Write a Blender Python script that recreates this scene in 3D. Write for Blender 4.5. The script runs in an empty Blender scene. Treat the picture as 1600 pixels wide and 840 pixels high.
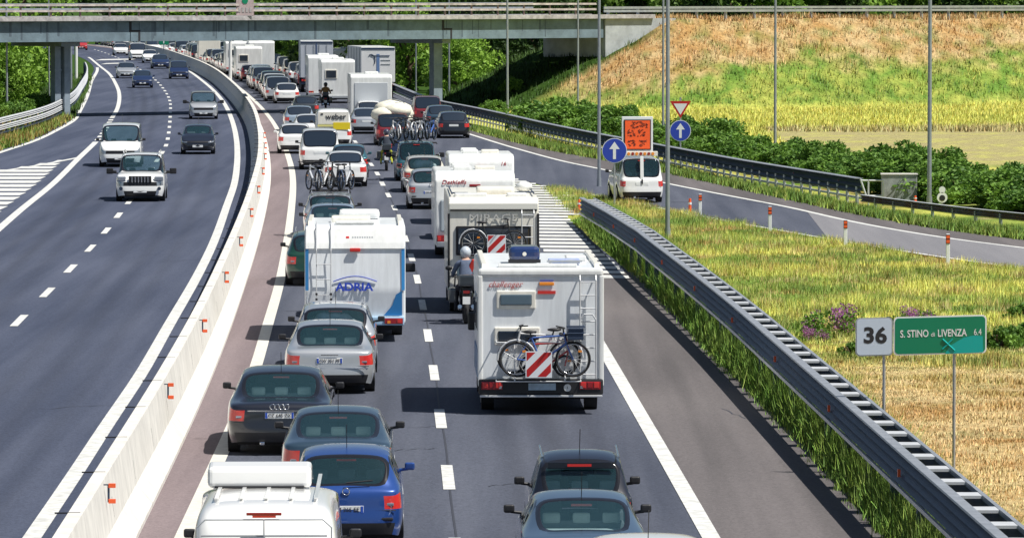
import bpy, bmesh, math, random
import numpy as np
from mathutils import Vector, Matrix, Euler
random.seed(7); rng = np.random.default_rng(7)
R = math.radians
scn = bpy.context.scene
COL = scn.collection
# ------------------------------------------------------------------ camera, sky, sun, exposure
H = 8.1; F = 8370.0; HZ = -20.0
PITCH = math.atan((420-HZ)/F)
cd = bpy.data.cameras.new('camera'); cam = bpy.data.objects.new('camera', cd); COL.objects.link(cam)
cd.sensor_width = 36; cd.lens = 36*F/1600; cd.clip_start = 1; cd.clip_end = 20000
cam.location = (0, 0, H); cam.rotation_euler = (math.pi/2-PITCH, 0, 0)
scn.camera = cam
w = bpy.data.worlds.new('World'); scn.world = w; w.use_nodes = True
nt = w.node_tree; bg = nt.nodes['Background']; sky = nt.nodes.new('ShaderNodeTexSky')
sky.sky_type = 'NISHITA'; sky.sun_disc = False
SUN = Vector((0.47, -0.20, 0.87)).normalized()
sky.sun_elevation = math.asin(SUN.z); sky.sun_rotation = math.atan2(SUN.x, SUN.y)
nt.links.new(sky.outputs[0], bg.inputs[0]); bg.inputs[1].default_value = 0.05
sl = bpy.data.lights.new('sun', 'SUN'); sl.energy = 4.6; sl.angle = R(0.5); sl.color = (1, .965, .90)
so = bpy.data.objects.new('sun', sl); COL.objects.link(so)
so.rotation_euler = SUN.to_track_quat('Z', 'Y').to_euler(); so.location = (30, -10, 60)
scn.view_settings.view_transform = 'Standard'; scn.view_settings.look = 'None'
scn.view_settings.gamma = 1; scn.view_settings.exposure = 0.48

# ------------------------------------------------------------------ helpers
def P(px, py, z=0.0):
    """pixel of the 1600x840 photograph -> point at height z"""
    a = math.atan((py-420)/F); t = math.tan(PITCH+a); Y = (H-z)/t
    d = math.cos(PITCH)*Y+math.sin(PITCH)*(H-z)
    return Vector(((px-800)/F*d, Y, z))
def PZ(y): return P(800, y).y

def mat(name, col, rough=.5, metal=0., noise=0., nscale=5., bump=0., bscale=60., coat=0., emis=0., spec=.5, two=None, object_space=True, attr=None, streak=None):
    m = bpy.data.materials.new(name); m.use_nodes = True; t = m.node_tree; b = t.nodes['Principled BSDF']
    b.inputs['Base Color'].default_value = (*col, 1); b.inputs['Roughness'].default_value = rough
    b.inputs['Metallic'].default_value = metal; b.inputs['Coat Weight'].default_value = coat; b.inputs['Coat Roughness'].default_value = .04
    b.inputs['Specular IOR Level'].default_value = spec
    tc = t.nodes.new('ShaderNodeTexCoord')
    src = tc.outputs['Object']
    if not object_space: src = t.nodes.new('ShaderNodeNewGeometry').outputs['Position']
    if streak:
        mpg = t.nodes.new('ShaderNodeMapping'); mpg.inputs['Scale'].default_value = streak; t.links.new(src, mpg.inputs[0]); src = mpg.outputs[0]
    if noise or two:
        n = t.nodes.new('ShaderNodeTexNoise'); n.inputs['Scale'].default_value = nscale; n.inputs['Detail'].default_value = 6; n.inputs['Roughness'].default_value = .65
        t.links.new(src, n.inputs['Vector'])
        r = t.nodes.new('ShaderNodeValToRGB'); r.color_ramp.elements[0].position = .3; r.color_ramp.elements[1].position = .72
        c2 = two if two else tuple(c*(1-noise) for c in col); c1 = col if two else tuple(min(1, c*(1+noise*.5)) for c in col)
        r.color_ramp.elements[0].color = (*c2, 1); r.color_ramp.elements[1].color = (*c1, 1)
        t.links.new(n.outputs['Fac'], r.inputs[0]); t.links.new(r.outputs[0], b.inputs['Base Color'])
    if bump:
        n2 = t.nodes.new('ShaderNodeTexNoise'); n2.inputs['Scale'].default_value = bscale; n2.inputs['Detail'].default_value = 4
        t.links.new(src, n2.inputs['Vector'])
        bp = t.nodes.new('ShaderNodeBump'); bp.inputs['Strength'].default_value = bump; bp.inputs['Distance'].default_value = .02
        t.links.new(n2.outputs['Fac'], bp.inputs['Height']); t.links.new(bp.outputs[0], b.inputs['Normal'])
    if emis:
        b.inputs['Emission Color'].default_value = (*col, 1); b.inputs['Emission Strength'].default_value = emis
    return m

def asphalt(name, col, col2, patch=.35):
    m = bpy.data.materials.new(name); m.use_nodes = True; t = m.node_tree; b = t.nodes['Principled BSDF']; L = t.links.new
    b.inputs['Roughness'].default_value = .88; b.inputs['Specular IOR Level'].default_value = .25
    g = t.nodes.new('ShaderNodeNewGeometry')
    big = t.nodes.new('ShaderNodeTexNoise'); big.inputs['Scale'].default_value = .35; big.inputs['Detail'].default_value = 5
    mp = t.nodes.new('ShaderNodeMapping'); mp.inputs['Scale'].default_value = (1, .12, 1); L(g.outputs['Position'], mp.inputs[0]); L(mp.outputs[0], big.inputs['Vector'])
    fine = t.nodes.new('ShaderNodeTexNoise'); fine.inputs['Scale'].default_value = 22; fine.inputs['Detail'].default_value = 3; fine.inputs['Roughness'].default_value = .8
    L(g.outputs['Position'], fine.inputs['Vector'])
    st = t.nodes.new('ShaderNodeTexNoise'); st.inputs['Scale'].default_value = 1.; st.inputs['Detail'].default_value = 4
    mp2 = t.nodes.new('ShaderNodeMapping'); mp2.inputs['Scale'].default_value = (1.6, .03, 1); L(g.outputs['Position'], mp2.inputs[0]); L(mp2.outputs[0], st.inputs['Vector'])
    r = t.nodes.new('ShaderNodeValToRGB'); r.color_ramp.elements[0].position = .38; r.color_ramp.elements[1].position = .62
    r.color_ramp.elements[0].color = (*col, 1); r.color_ramp.elements[1].color = (*col2, 1)
    a = t.nodes.new('ShaderNodeMath'); a.operation = 'ADD'; L(big.outputs[0], a.inputs[0]); L(st.outputs[0], a.inputs[1])
    a2 = t.nodes.new('ShaderNodeMath'); a2.operation = 'MULTIPLY'; a2.inputs[1].default_value = .5; L(a.outputs[0], a2.inputs[0]); L(a2.outputs[0], r.inputs[0])
    mr = t.nodes.new('ShaderNodeMapRange'); mr.inputs[1].default_value = .25; mr.inputs[2].default_value = .75; mr.inputs[3].default_value = 1-patch; mr.inputs[4].default_value = 1+patch
    L(fine.outputs[0], mr.inputs[0])
    mx = t.nodes.new('ShaderNodeMix'); mx.data_type = 'RGBA'; mx.blend_type = 'MULTIPLY'; mx.inputs['Factor'].default_value = 1
    L(r.outputs[0], mx.inputs['A']); L(mr.outputs[0], mx.inputs['B'])
    ta = t.nodes.new('ShaderNodeAttribute'); ta.attribute_name = 'wear'; sub = t.nodes.new('ShaderNodeMath'); sub.operation = 'SUBTRACT'; sub.inputs[0].default_value = 1.; sub.use_clamp = True
    tm = t.nodes.new('ShaderNodeMath'); tm.operation = 'MULTIPLY'; L(ta.outputs['Fac'], tm.inputs[0]); L(st.outputs[0], tm.inputs[1]); L(tm.outputs[0], sub.inputs[1])
    mx3 = t.nodes.new('ShaderNodeMix'); mx3.data_type = 'RGBA'; mx3.blend_type = 'MULTIPLY'; mx3.inputs['Factor'].default_value = 1
    L(mx.outputs['Result'], mx3.inputs['A']); L(sub.outputs[0], mx3.inputs['B']); L(mx3.outputs['Result'], b.inputs['Base Color'])
    bp = t.nodes.new('ShaderNodeBump'); bp.inputs['Strength'].default_value = .4; bp.inputs['Distance'].default_value = .01
    L(fine.outputs[0], bp.inputs['Height']); L(bp.outputs[0], b.inputs['Normal'])
    return m

def veg(name, rnd_lo, rnd_hi, transl=.25, use_col=False):
    m = bpy.data.materials.new(name); m.use_nodes = True; t = m.node_tree; b = t.nodes['Principled BSDF']; L = t.links.new
    b.inputs['Roughness'].default_value = .6; b.inputs['Specular IOR Level'].default_value = .3
    at = t.nodes.new('ShaderNodeAttribute'); at.attribute_name = 'col' if use_col else 'rnd'
    if use_col: src = at.outputs['Color']
    else:
        r = t.nodes.new('ShaderNodeValToRGB'); r.color_ramp.elements[0].color = (*rnd_lo, 1); r.color_ramp.elements[1].color = (*rnd_hi, 1)
        L(at.outputs['Fac'], r.inputs[0]); src = r.outputs[0]
    L(src, b.inputs['Base Color'])
    if transl:
        tr = t.nodes.new('ShaderNodeBsdfTranslucent'); L(src, tr.inputs[0])
        ms = t.nodes.new('ShaderNodeMixShader'); ms.inputs[0].default_value = transl
        L(b.outputs[0], ms.inputs[1]); L(tr.outputs[0], ms.inputs[2]); L(ms.outputs[0], t.nodes['Material Output'].inputs[0])
    return m

def glassmat(name, tint, op=.45):
    m = bpy.data.materials.new(name); m.use_nodes = True; t = m.node_tree; L = t.links.new
    t.nodes.remove(t.nodes['Principled BSDF'])
    tr = t.nodes.new('ShaderNodeBsdfTransparent'); tr.inputs[0].default_value = (*tint, 1)
    df = t.nodes.new('ShaderNodeBsdfDiffuse'); df.inputs[0].default_value = (.05, .13, .16, 1)
    gl = t.nodes.new('ShaderNodeBsdfGlossy'); gl.inputs['Roughness'].default_value = .03
    fr = t.nodes.new('ShaderNodeFresnel'); fr.inputs[0].default_value = 1.55
    m1 = t.nodes.new('ShaderNodeMixShader'); m1.inputs[0].default_value = op; L(tr.outputs[0], m1.inputs[1]); L(df.outputs[0], m1.inputs[2])
    m2 = t.nodes.new('ShaderNodeMixShader'); L(fr.outputs[0], m2.inputs[0]); L(m1.outputs[0], m2.inputs[1]); L(gl.outputs[0], m2.inputs[2])
    L(m2.outputs[0], t.nodes['Material Output'].inputs[0])
    return m

class MB:
    def __init__(s): s.v = []; s.f = []; s.sm = []
    def add(s, vs, fs, smooth=False):
        o = len(s.v); s.v += [tuple(v) for v in vs]; s.f += [tuple(i+o for i in f) for f in fs]; s.sm += [smooth]*len(fs); return s
    def bm(s, b, M=None, smooth=False):
        b.verts.index_update(); vs = [(M @ v.co) if M else v.co for v in b.verts]
        s.add(vs, [[v.index for v in f.verts] for f in b.faces], smooth); b.free(); return s
    def box(s, c, size, rot=(0, 0, 0), bev=0, seg=2):
        b = bmesh.new(); bmesh.ops.create_cube(b, size=1); bmesh.ops.scale(b, vec=size, verts=b.verts)
        if bev: bmesh.ops.bevel(b, geom=b.edges[:], offset=bev, segments=seg, affect='EDGES', profile=.6)
        return s.bm(b, Matrix.Translation(c) @ Euler(rot).to_matrix().to_4x4(), False)
    def cyl(s, p0, p1, r, n=8, r2=None, cap=True):
        p0 = Vector(p0); p1 = Vector(p1); d = (p1-p0); u = d.normalized()
        a = u.cross(Vector((0, 0, 1)) if abs(u.z) < .9 else Vector((1, 0, 0))).normalized(); b = u.cross(a); r2 = r if r2 is None else r2
        vs = []
        for pp, rr in ((p0, r), (p1, r2)):
            for i in range(n):
                q = 2*math.pi*i/n; vs.append(pp+a*math.cos(q)*rr+b*math.sin(q)*rr)
        s.add(vs, [[i, (i+1) % n, n+(i+1) % n, n+i] for i in range(n)], True)
        if cap: s.add(vs, [list(range(n))[::-1], list(range(n, 2*n))])
        return s
    def tube(s, pts, r, n=6):
        for a, b in zip(pts[:-1], pts[1:]): s.cyl(a, b, r, n)
        return s
    def torus(s, c, axis, Rr, r, n=24, k=6):
        ax = Vector(axis).normalized(); a = ax.cross(Vector((0, 0, 1)) if abs(ax.z) < .9 else Vector((1, 0, 0))).normalized(); b = ax.cross(a); c = Vector(c); vs = []; fs = []
        for i in range(n):
            q = 2*math.pi*i/n; e = a*math.cos(q)+b*math.sin(q)
            for j in range(k):
                p = 2*math.pi*j/k; vs.append(c+e*(Rr+r*math.cos(p))+ax*r*math.sin(p))
        for i in range(n):
            for j in range(k): fs.append([i*k+j, i*k+(j+1) % k, ((i+1) % n)*k+(j+1) % k, ((i+1) % n)*k+j])
        return s.add(vs, fs, True)
    def ell(s, c, rad, rot=(0, 0, 0), sub=2):
        b = bmesh.new(); bmesh.ops.create_icosphere(b, subdivisions=sub, radius=1); bmesh.ops.scale(b, vec=rad, verts=b.verts)
        return s.bm(b, Matrix.Translation(c) @ Euler(rot).to_matrix().to_4x4(), True)
    def prism(s, prof, x0, x1, bev=0, seg=3):
        """side profile [(y,z)] extruded from x0 to x1"""
        b = bmesh.new(); A = [b.verts.new((x0, y, z)) for y, z in prof]; B = [b.verts.new((x1, y, z)) for y, z in prof]; n = len(prof)
        b.faces.new(A); b.faces.new(B[::-1])
        for i in range(n): b.faces.new((A[i], B[i], B[(i+1) % n], A[(i+1) % n]))
        bmesh.ops.recalc_face_normals(b, faces=b.faces)
        if bev: bmesh.ops.bevel(b, geom=b.edges[:], offset=bev, segments=seg, affect='EDGES', profile=.5)
        return s.bm(b)
    def sweep(s, path, prof, closed=True):
        """path: world points; prof: [(side, up)], side is to the right of travel"""
        n = len(path); k = len(prof); vs = []
        for i, p in enumerate(path):
            a = path[max(0, i-1)]; b = path[min(n-1, i+1)]; t = Vector((b[0]-a[0], b[1]-a[1], 0)).normalized(); rt = Vector((t.y, -t.x, 0))
            for (u, v) in prof: vs.append(Vector(p)+rt*u+Vector((0, 0, v)))
        fs = []
        for i in range(n-1):
            for j in range(k if closed else k-1): fs.append([i*k+j, i*k+(j+1) % k, (i+1)*k+(j+1) % k, (i+1)*k+j])
        if closed: fs += [list(range(k))[::-1], [(n-1)*k+j for j in range(k)]]
        return s.add(vs, fs)
    def build(s, name, m, parent=None, loc=None):
        me = bpy.data.meshes.new(name); me.from_pydata(s.v, [], s.f); me.update()
        me.polygons.foreach_set('use_smooth', s.sm)
        if m: me.materials.append(m)
        o = bpy.data.objects.new(name, me); COL.objects.link(o)
        if parent: o.parent = parent
        if loc is not None: o.location = loc
        return o

def tag(o, label=None, cat=None, group=None, kind=None):
    if label: o['label'] = label
    if cat: o['category'] = cat
    if group: o['group'] = group
    if kind: o['kind'] = kind
    return o
def empty(name, loc=(0, 0, 0), rz=0., label=None, cat=None, group=None):
    o = bpy.data.objects.new(name, None); o.empty_display_size = .3; COL.objects.link(o); o.location = loc; o.rotation_euler = (0, 0, rz)
    return tag(o, label, cat, group)
def struct(name, mb, m): return tag(mb.build(name, m), kind='structure')
def copy_tree(o, mm=None, parent=None, keep=None, _top=True):
    c = o.copy(); COL.objects.link(c); c.parent = parent
    if mm and c.type == 'MESH':
        for sl_ in c.material_slots:
            if sl_.material in mm:
                nm = mm[sl_.material]; sl_.link = 'OBJECT'; sl_.material = nm
    for ch in o.children:
        if ch in SKIP: continue
        copy_tree(ch, mm, c, None, False)
    return c
SKIP = set()
def text(s, size, m, name, parent, loc, rot=(math.pi/2, 0, 0), sx=1., ext=.004, bold=0., shear=0.):
    cu = bpy.data.curves.new(name, 'FONT'); cu.body = s; cu.size = size; cu.extrude = ext; cu.align_x = 'CENTER'; cu.align_y = 'CENTER'; cu.offset = bold; cu.shear = shear; cu.resolution_u = 3
    o = bpy.data.objects.new('t', cu); COL.objects.link(o)
    dg = bpy.context.evaluated_depsgraph_get(); me = bpy.data.meshes.new_from_object(o.evaluated_get(dg))
    COL.objects.unlink(o); bpy.data.objects.remove(o)
    me.transform(Matrix.Diagonal((sx, 1, 1, 1))); me.materials.clear(); me.materials.append(m)
    ob = bpy.data.objects.new(name, me); COL.objects.link(ob); ob.parent = parent; ob.location = loc; ob.rotation_euler = rot
    return ob
def subd(bm_, lv, mats):
    me = bpy.data.meshes.new('t'); bm_.to_mesh(me); bm_.free()
    for m in mats: me.materials.append(m)
    o = bpy.data.objects.new('t', me); COL.objects.link(o); md = o.modifiers.new('s', 'SUBSURF'); md.levels = lv; md.render_levels = lv
    dg = bpy.context.evaluated_depsgraph_get(); r = bpy.data.meshes.new_from_object(o.evaluated_get(dg)); COL.objects.unlink(o); bpy.data.objects.remove(o)
    return r
def split_mesh(me, groups, parent, smooth=True):
    """groups: list of (name, test(matindex, centre), material)"""
    out = []
    V = [v.co.copy() for v in me.vertices]
    for name, test, m in groups:
        mp = {}; fs = []
        for p in me.polygons:
            if test(p.material_index, p.center):
                fs.append([mp.setdefault(i, len(mp)) for i in p.vertices])
        if not fs: continue
        vs = [None]*len(mp)
        for i, j in mp.items(): vs[j] = V[i]
        out.append(MB().add(vs, fs, smooth).build(name, m, parent))
    return out

# smooth curve X(Y) from pixel points
class Curve:
    def __init__(s, px, z=0, sm=0):
        pts = sorted([(P(x, y, z).y, P(x, y, z).x) for x, y in px]); s.Y = np.array([p[0] for p in pts]); s.X = np.array([p[1] for p in pts])
        n = len(s.Y); m = np.zeros(n); d = np.diff(s.X)/np.diff(s.Y)
        m[0] = d[0]; m[-1] = d[-1]
        for i in range(1, n-1):
            h0 = s.Y[i]-s.Y[i-1]; h1 = s.Y[i+1]-s.Y[i]; m[i] = (d[i-1]*h1+d[i]*h0)/(h0+h1)
        s.m = m
    def __call__(s, y):
        Y = s.Y
        if y <= Y[0]: return float(s.X[0]+(y-Y[0])*s.m[0])
        if y >= Y[-1]: return float(s.X[-1]+(y-Y[-1])*s.m[-1])
        i = int(np.searchsorted(Y, y)-1); h = Y[i+1]-Y[i]; t = (y-Y[i])/h
        return float((2*t**3-3*t*t+1)*s.X[i]+(t**3-2*t*t+t)*h*s.m[i]+(-2*t**3+3*t*t)*s.X[i+1]+(t**3-t*t)*h*s.m[i+1])
class Sm:
    """smoothed version of a curve"""
    def __init__(s, c, w, y0=60, y1=1500):
        s.y = np.arange(y0, y1, 2.); x = np.array([c(v) for v in s.y]); xx = x.copy()
        for i, yv in enumerate(s.y):
            ww = w*(yv/200)**1.; k = max(1, int(ww/2)); a = max(0, i-k); b = min(len(x), i+k+1); k2 = min(i-a, b-1-i); xx[i] = x[i-k2:i+k2+1].mean()
        s.x = xx
    def __call__(s, v): return float(np.interp(v, s.y, s.x))
def head(c, y): return math.atan((c(y+4)-c(y-4))/8)

# ---- value noise
_tab = rng.random(65536)
def vnoise(x, y, sc=1., seed=0):
    x = np.asarray(x)*sc+seed*17.3; y = np.asarray(y)*sc+seed*31.7
    xi = np.floor(x).astype(int); yi = np.floor(y).astype(int); fx = x-xi; fy = y-yi; fx = fx*fx*(3-2*fx); fy = fy*fy*(3-2*fy)
    h = lambda a, b: _tab[(a*73856093 ^ b*19349663) & 65535]
    return (h(xi, yi)*(1-fx)+h(xi+1, yi)*fx)*(1-fy)+(h(xi, yi+1)*(1-fx)+h(xi+1, yi+1)*fx)*fy
def fbm(x, y, sc, seed=0): return (vnoise(x, y, sc, seed)*.5+vnoise(x, y, sc*2.1, seed+1)*.3+vnoise(x, y, sc*4.3, seed+2)*.2)
def sstep(a, b, x): t = np.clip((x-a)/(b-a), 0, 1); return t*t*(3-2*t)

# ------------------------------------------------------------------ materials
M = {}
M['asph'] = asphalt('asphalt_lane', (.052, .059, .082), (.090, .098, .126), .5)
M['asphL'] = asphalt('asphalt_lane_left', (.043, .053, .086), (.077, .089, .130), .5)
M['shoulder'] = asphalt('asphalt_shoulder', (.15, .118, .122), (.21, .168, .172), .4)
M['emerg'] = asphalt('asphalt_emergency', (.088, .080, .080), (.138, .124, .124), .4)
M['ramp'] = asphalt('asphalt_ramp', (.16, .158, .17), (.21, .205, .215), .25)
M['paint'] = mat('road_paint', (.64, .64, .61), .7, noise=.36, nscale=4, bump=.1)
M['paintY'] = mat('road_paint_cream', (.63, .61, .54), .7, noise=.22, nscale=7, bump=.1)
M['tar'] = mat('tar', (.02, .02, .025), .8)
M['conc'] = mat('concrete', (.64, .62, .57), .85, noise=.20, nscale=2.6, bump=.3, bscale=25, object_space=False, streak=(1, 1, .6))
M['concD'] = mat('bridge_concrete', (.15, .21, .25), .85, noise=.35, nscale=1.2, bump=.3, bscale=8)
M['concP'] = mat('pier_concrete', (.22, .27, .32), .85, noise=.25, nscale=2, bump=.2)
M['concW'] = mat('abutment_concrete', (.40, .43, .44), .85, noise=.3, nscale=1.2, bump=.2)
M['concE'] = mat('deck_edge_concrete', (.42, .40, .40), .85, noise=.5, nscale=2.5, bump=.3)
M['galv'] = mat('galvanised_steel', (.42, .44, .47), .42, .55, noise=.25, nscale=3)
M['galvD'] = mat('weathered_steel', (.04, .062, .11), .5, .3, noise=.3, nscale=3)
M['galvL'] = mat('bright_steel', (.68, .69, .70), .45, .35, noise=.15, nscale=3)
M['rustrail'] = mat('rusty_rail', (.30, .22, .20), .6, .4, noise=.5, nscale=5)
M['pole'] = mat('pole_steel', (.34, .37, .40), .5, .5, noise=.2, nscale=2)
M['polew'] = mat('pole_pale', (.75, .75, .72), .5)
M['black'] = mat('black_plastic', (.015, .015, .018), .5)
M['rubber'] = mat('rubber', (.018, .018, .02), .8)
M['dark'] = mat('dark_underbody', (.01, .01, .012), .8)
M['seat'] = mat('seat_fabric', (.16, .18, .20), .9)
M['seatL'] = mat('seat_fabric_pale', (.42, .47, .47), .9)
M['trimb'] = mat('window_surround', (.012, .012, .014), .12, coat=.6)
M['rim'] = mat('alloy_rim', (.5, .51, .53), .3, .8)
M['chrome'] = mat('chrome', (.75, .75, .76), .15, 1.)
M['glass'] = glassmat('car_glass', (.84, .95, .97), .22)
M['glassD'] = glassmat('privacy_glass', (.18, .24, .28), .5)
M['glassB'] = mat('window_glass_dark', (.02, .03, .045), .06, spec=.8, coat=.5)
M['glassF'] = mat('acrylic_window', (.10, .15, .19), .12, spec=.7, coat=.6)
M['red'] = mat('tail_light_red', (.62, .035, .03), .18, coat=.8)
M['redD'] = mat('tail_light_dark', (.30, .01, .015), .2, coat=.8)
M['amber'] = mat('amber_lens', (.85, .28, .03), .2, coat=.6)
M['clear'] = mat('headlight_lens', (.36, .39, .43), .08, .5, coat=1.)
M['plate'] = mat('number_plate', (.80, .81, .80), .5)
M['plateB'] = mat('plate_blue', (.02, .08, .45), .5)
M['ink'] = mat('black_lettering', (.02, .02, .025), .5)
M['wht'] = mat('white_panel', (.80, .81, .79), .35, noise=.14, nscale=2.5, coat=.3, streak=(2.5, 2.5, .4))
M['wall'] = mat('motorhome_wall', (.80, .83, .85), .35, noise=.16, nscale=2., coat=.3, streak=(3, 3, .3))
M['whtY'] = mat('cream_panel', (.84, .81, .72), .35, noise=.14, nscale=2, coat=.3, streak=(3, 3, .35))
M['trimg'] = mat('grey_trim', (.35, .37, .39), .4)
M['signblue'] = mat('sign_blue', (.025, .06, .42), .35)
M['signgreen'] = mat('sign_green', (.0, .20, .105), .35)
M['signteal'] = mat('sign_teal_patch', (.0, .36, .34), .35)
M['signwhite'] = mat('sign_white', (.78, .80, .82), .4)
M['signgrey'] = mat('sign_pale_blue', (.52, .60, .72), .4)
M['signred'] = mat('sign_red', (.50, .02, .02), .35)
M['orange'] = mat('reflector_orange', (.85, .12, .03), .4)
M['trunk'] = mat('bark', (.12, .08, .05), .9, noise=.4, nscale=6, bump=.5)
M['leafA'] = veg('leaf_mid', (.035, .085, .012), (.20, .33, .05))
M['leafB'] = veg('leaf_bright', (.07, .17, .02), (.30, .48, .06))
M['leafD'] = veg('leaf_dark', (.012, .035, .008), (.07, .13, .025))
M['hedge'] = veg('leaf_hedge', (.022, .085, .012), (.23, .40, .06))
M['petal'] = veg('petal_purple', (.28, .07, .26), (.55, .22, .48))
M['grassc'] = veg('grass_blades', None, None, .2, True)
def paint(name, col, metal=0., rough=.28): return mat('paint_'+name, col, rough, metal, coat=1.)

ORD = ['', 'first', 'second', 'third', 'fourth', 'fifth', 'sixth', 'seventh', 'eighth', 'ninth', 'tenth', 'eleventh', 'twelfth', 'thirteenth', 'fourteenth', 'fifteenth', 'sixteenth', 'seventeenth', 'eighteenth', 'nineteenth', 'twentieth']
def ordn(n): return ORD[n] if n <= 20 else ('twenty-'+ORD[n-20] if n < 30 else ('thirtieth' if n == 30 else 'thirty-'+ORD[n-30]))
# ------------------------------------------------------------------ road layout (traced on the ground)
bar_px = [(150, 73), (205, 80), (250, 89), (284, 101), (317.5, 115), (342.5, 130), (357, 142.6), (383, 170.5), (400, 198), (408, 225), (412, 263), (411, 287), (405, 319), (385, 391), (364, 451), (328, 544), (281, 648), (237, 736), (183, 839)]
BAR = Sm(Curve(bar_px), 10, 60, 2400)
line1_px = [(287, 840), (334, 736), (356, 687), (402.5, 566), (416, 517), (435, 451), (447, 390), (455, 330), (458, 290), (456, 262), (450, 239)]
dash_px = [(712, 860), (700, 747), (688, 655), (678, 583), (669, 525), (660, 477), (652, 437), (643, 403), (633, 373), (625, 347), (616, 325), (607, 306), (597, 288), (590, 272), (580, 258), (571, 246), (563, 234)]
right_px = [(1110, 840), (1060, 752), (945, 552)]
def off(d):
    def f(y): return BAR(y)+d/math.cos(head(BAR, y))
    return f
def blend(c, g, y0, y1):
    def f(y):
        t = min(1, max(0, (y-y0)/(y1-y0))); t = t*t*(3-2*t)
        return c(y)*(1-t)+g(y)*t
    return f
L1 = Sm(blend(Curve(line1_px), off(1.15), 220, 300), 8)
LD = Sm(blend(Curve(dash_px), off(4.95), 230, 320), 8)
rl = Curve(right_px)
LR = Sm(blend(lambda y: LD(y)+3.85, off(8.75), 230, 330), 8)
LR_near = lambda y: rl(y)
lane1 = lambda y: (L1(y)+LD(y))/2
lane2 = lambda y: (LD(y)+LR(y))/2
lane3 = lambda y: LR(y)+1.9
# left carriageway
LLr = Sm(Curve([(52, 839), (118, 741), (164, 670), (219, 588), (263, 511), (307, 435), (329, 391), (356, 318), (365.5, 291), (370, 263), (371, 244), (369, 215), (362, 187), (351, 163), (336, 144), (314, 125), (297, 112.5), (270, 99), (235, 87), (175, 74), (137, 67)]), 7, 60, 2400)
LLd = Sm(Curve([(-100, 640), (30, 502), (76, 456), (113, 418), (145, 385), (169, 358), (189, 332), (225, 287), (243, 255), (258, 232), (264, 205), (266, 180), (266, 160), (258, 143), (240, 123), (212, 105), (175, 87), (136, 74)]), 7, 60, 2400)
LLl = Sm(Curve([(-160, 500), (0, 357), (31, 330), (77, 293), (124, 247), (152, 220), (175, 185), (182.5, 172.6), (186, 160), (186, 145), (180, 130), (170, 115), (156, 104), (150, 99), (119, 84), (60, 76)]), 5, 60, 2400)
LLo = Sm(Curve([(-120, 290), (0, 239), (46, 224), (93, 202), (118, 186.6), (122, 179), (136, 151), (142, 130), (151, 104), (135, 92), (112, 83)]), 4, 60, 2400)
def strip(name, fl, fr, ys, z, m, kind=True, nx=1, lanes=None):
    mb = MB(); vs = []; fs = []
    for y in ys:
        a, b = fl(y), fr(y)
        for k in range(nx+1): vs.append((a+(b-a)*k/nx, y, z))
    for i in range(len(ys)-1):
        for k in range(nx): q = i*(nx+1)+k; fs.append([q, q+1, q+nx+2, q+nx+1])
    mb.add(vs, fs)
    if not kind: return mb
    o = struct(name, mb, m)
    at = o.data.attributes.new('wear', 'FLOAT', 'POINT'); wv = np.zeros(len(vs))
    if lanes:
        for i, (x, y, _z) in enumerate(vs):
            for f, k_ in lanes:
                u = x-f(y)
                if abs(u) < 2: wv[i] += k_*(.55*math.exp(-(u/.28)**2)+.42*math.exp(-((abs(u)-.78)/.24)**2))
    at.data.foreach_set('value', wv.astype(np.float32)); return o
YS = list(np.arange(50, 760, 4.))
# left carriageway with its ramp and shoulder
strip('left_carriageway', lambda y: min(LLo(y)-.35, LLl(y)-.3), lambda y: BAR(y)-.1, YS, .02, M['asphL'], True, 90, [(lambda y: (LLd(y)+LLr(y))/2, .8), (lambda y: (LLd(y)+LLl(y))/2, .95)])
# right carriageway: lanes
EDGE = Curve([(1376, 840), (1290, 742), (1200, 645), (1110, 558), (1040, 480), (978, 417), (931, 378), (896, 337)])
strip('right_carriageway', lambda y: L1(y), lambda y: (EDGE(y)-.1 if y < 178 else (max(EDGE(178)-.1-(y-178)*.06, LR(y)+1.0) if y < 226 else off(12.6)(y))), [v for v in YS], .02, M['asph'], True, 90, [(lane1, .85), (lane2, .95)])
strip('left_shoulder', lambda y: BAR(y)-.1, lambda y: L1(y)+.05, YS, .024, M['shoulder'])
strip('emergency_lane', lambda y: LR_near(y)-.05, lambda y: EDGE(y)+.1, list(np.arange(50, 153, 3.)), .024, M['emerg'])
# ramp
up_px = [(560, 168), (640, 184), (690, 197), (739, 212), (787, 227.6), (834, 240.7), (882, 254), (929.5, 263), (1046, 288.6), (1160, 311), (1238, 326), (1315, 344), (1469, 371.6), (1600, 388.6), (1760, 408)]
lo_px = [(640, 225), (690, 240), (740, 255), (775, 268), (806, 281), (840, 288), (870, 294.5), (903, 301), (960, 312), (1040, 328), (1120, 344), (1189, 356), (1315, 378), (1469, 402.5), (1600, 421), (1760, 445)]
ed_px = [(560, 160), (640, 177), (690, 190), (739, 205), (787, 218), (834, 230), (882, 240), (929.5, 248), (1046, 272), (1160, 297), (1238, 314), (1333, 334.5), (1469, 359), (1600, 376), (1760, 395)]
def resamp(px, n=90, z=0.):
    xs = np.array([p[0] for p in px]); ys = np.array([p[1] for p in px]); X = np.linspace(xs[0], xs[-1], n); m = np.gradient(ys, xs)
    out = []
    for x in X:
        i = min(len(xs)-2, max(0, int(np.searchsorted(xs, x)-1))); h = xs[i+1]-xs[i]; t = (x-xs[i])/h
        y = (2*t**3-3*t*t+1)*ys[i]+(t**3-2*t*t+t)*h*m[i]+(-2*t**3+3*t*t)*ys[i+1]+(t**3-t*t)*h*m[i+1]
        p = P(x, y); p.z = z; out.append(p)
    for _ in range(6):
        out = [out[0]]+[(out[i-1]+out[i]*2+out[i+1])/4 for i in range(1, n-1)]+[out[-1]]
    return out
UP = resamp(up_px); LO = resamp(lo_px); ED = resamp(ed_px)
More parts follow.
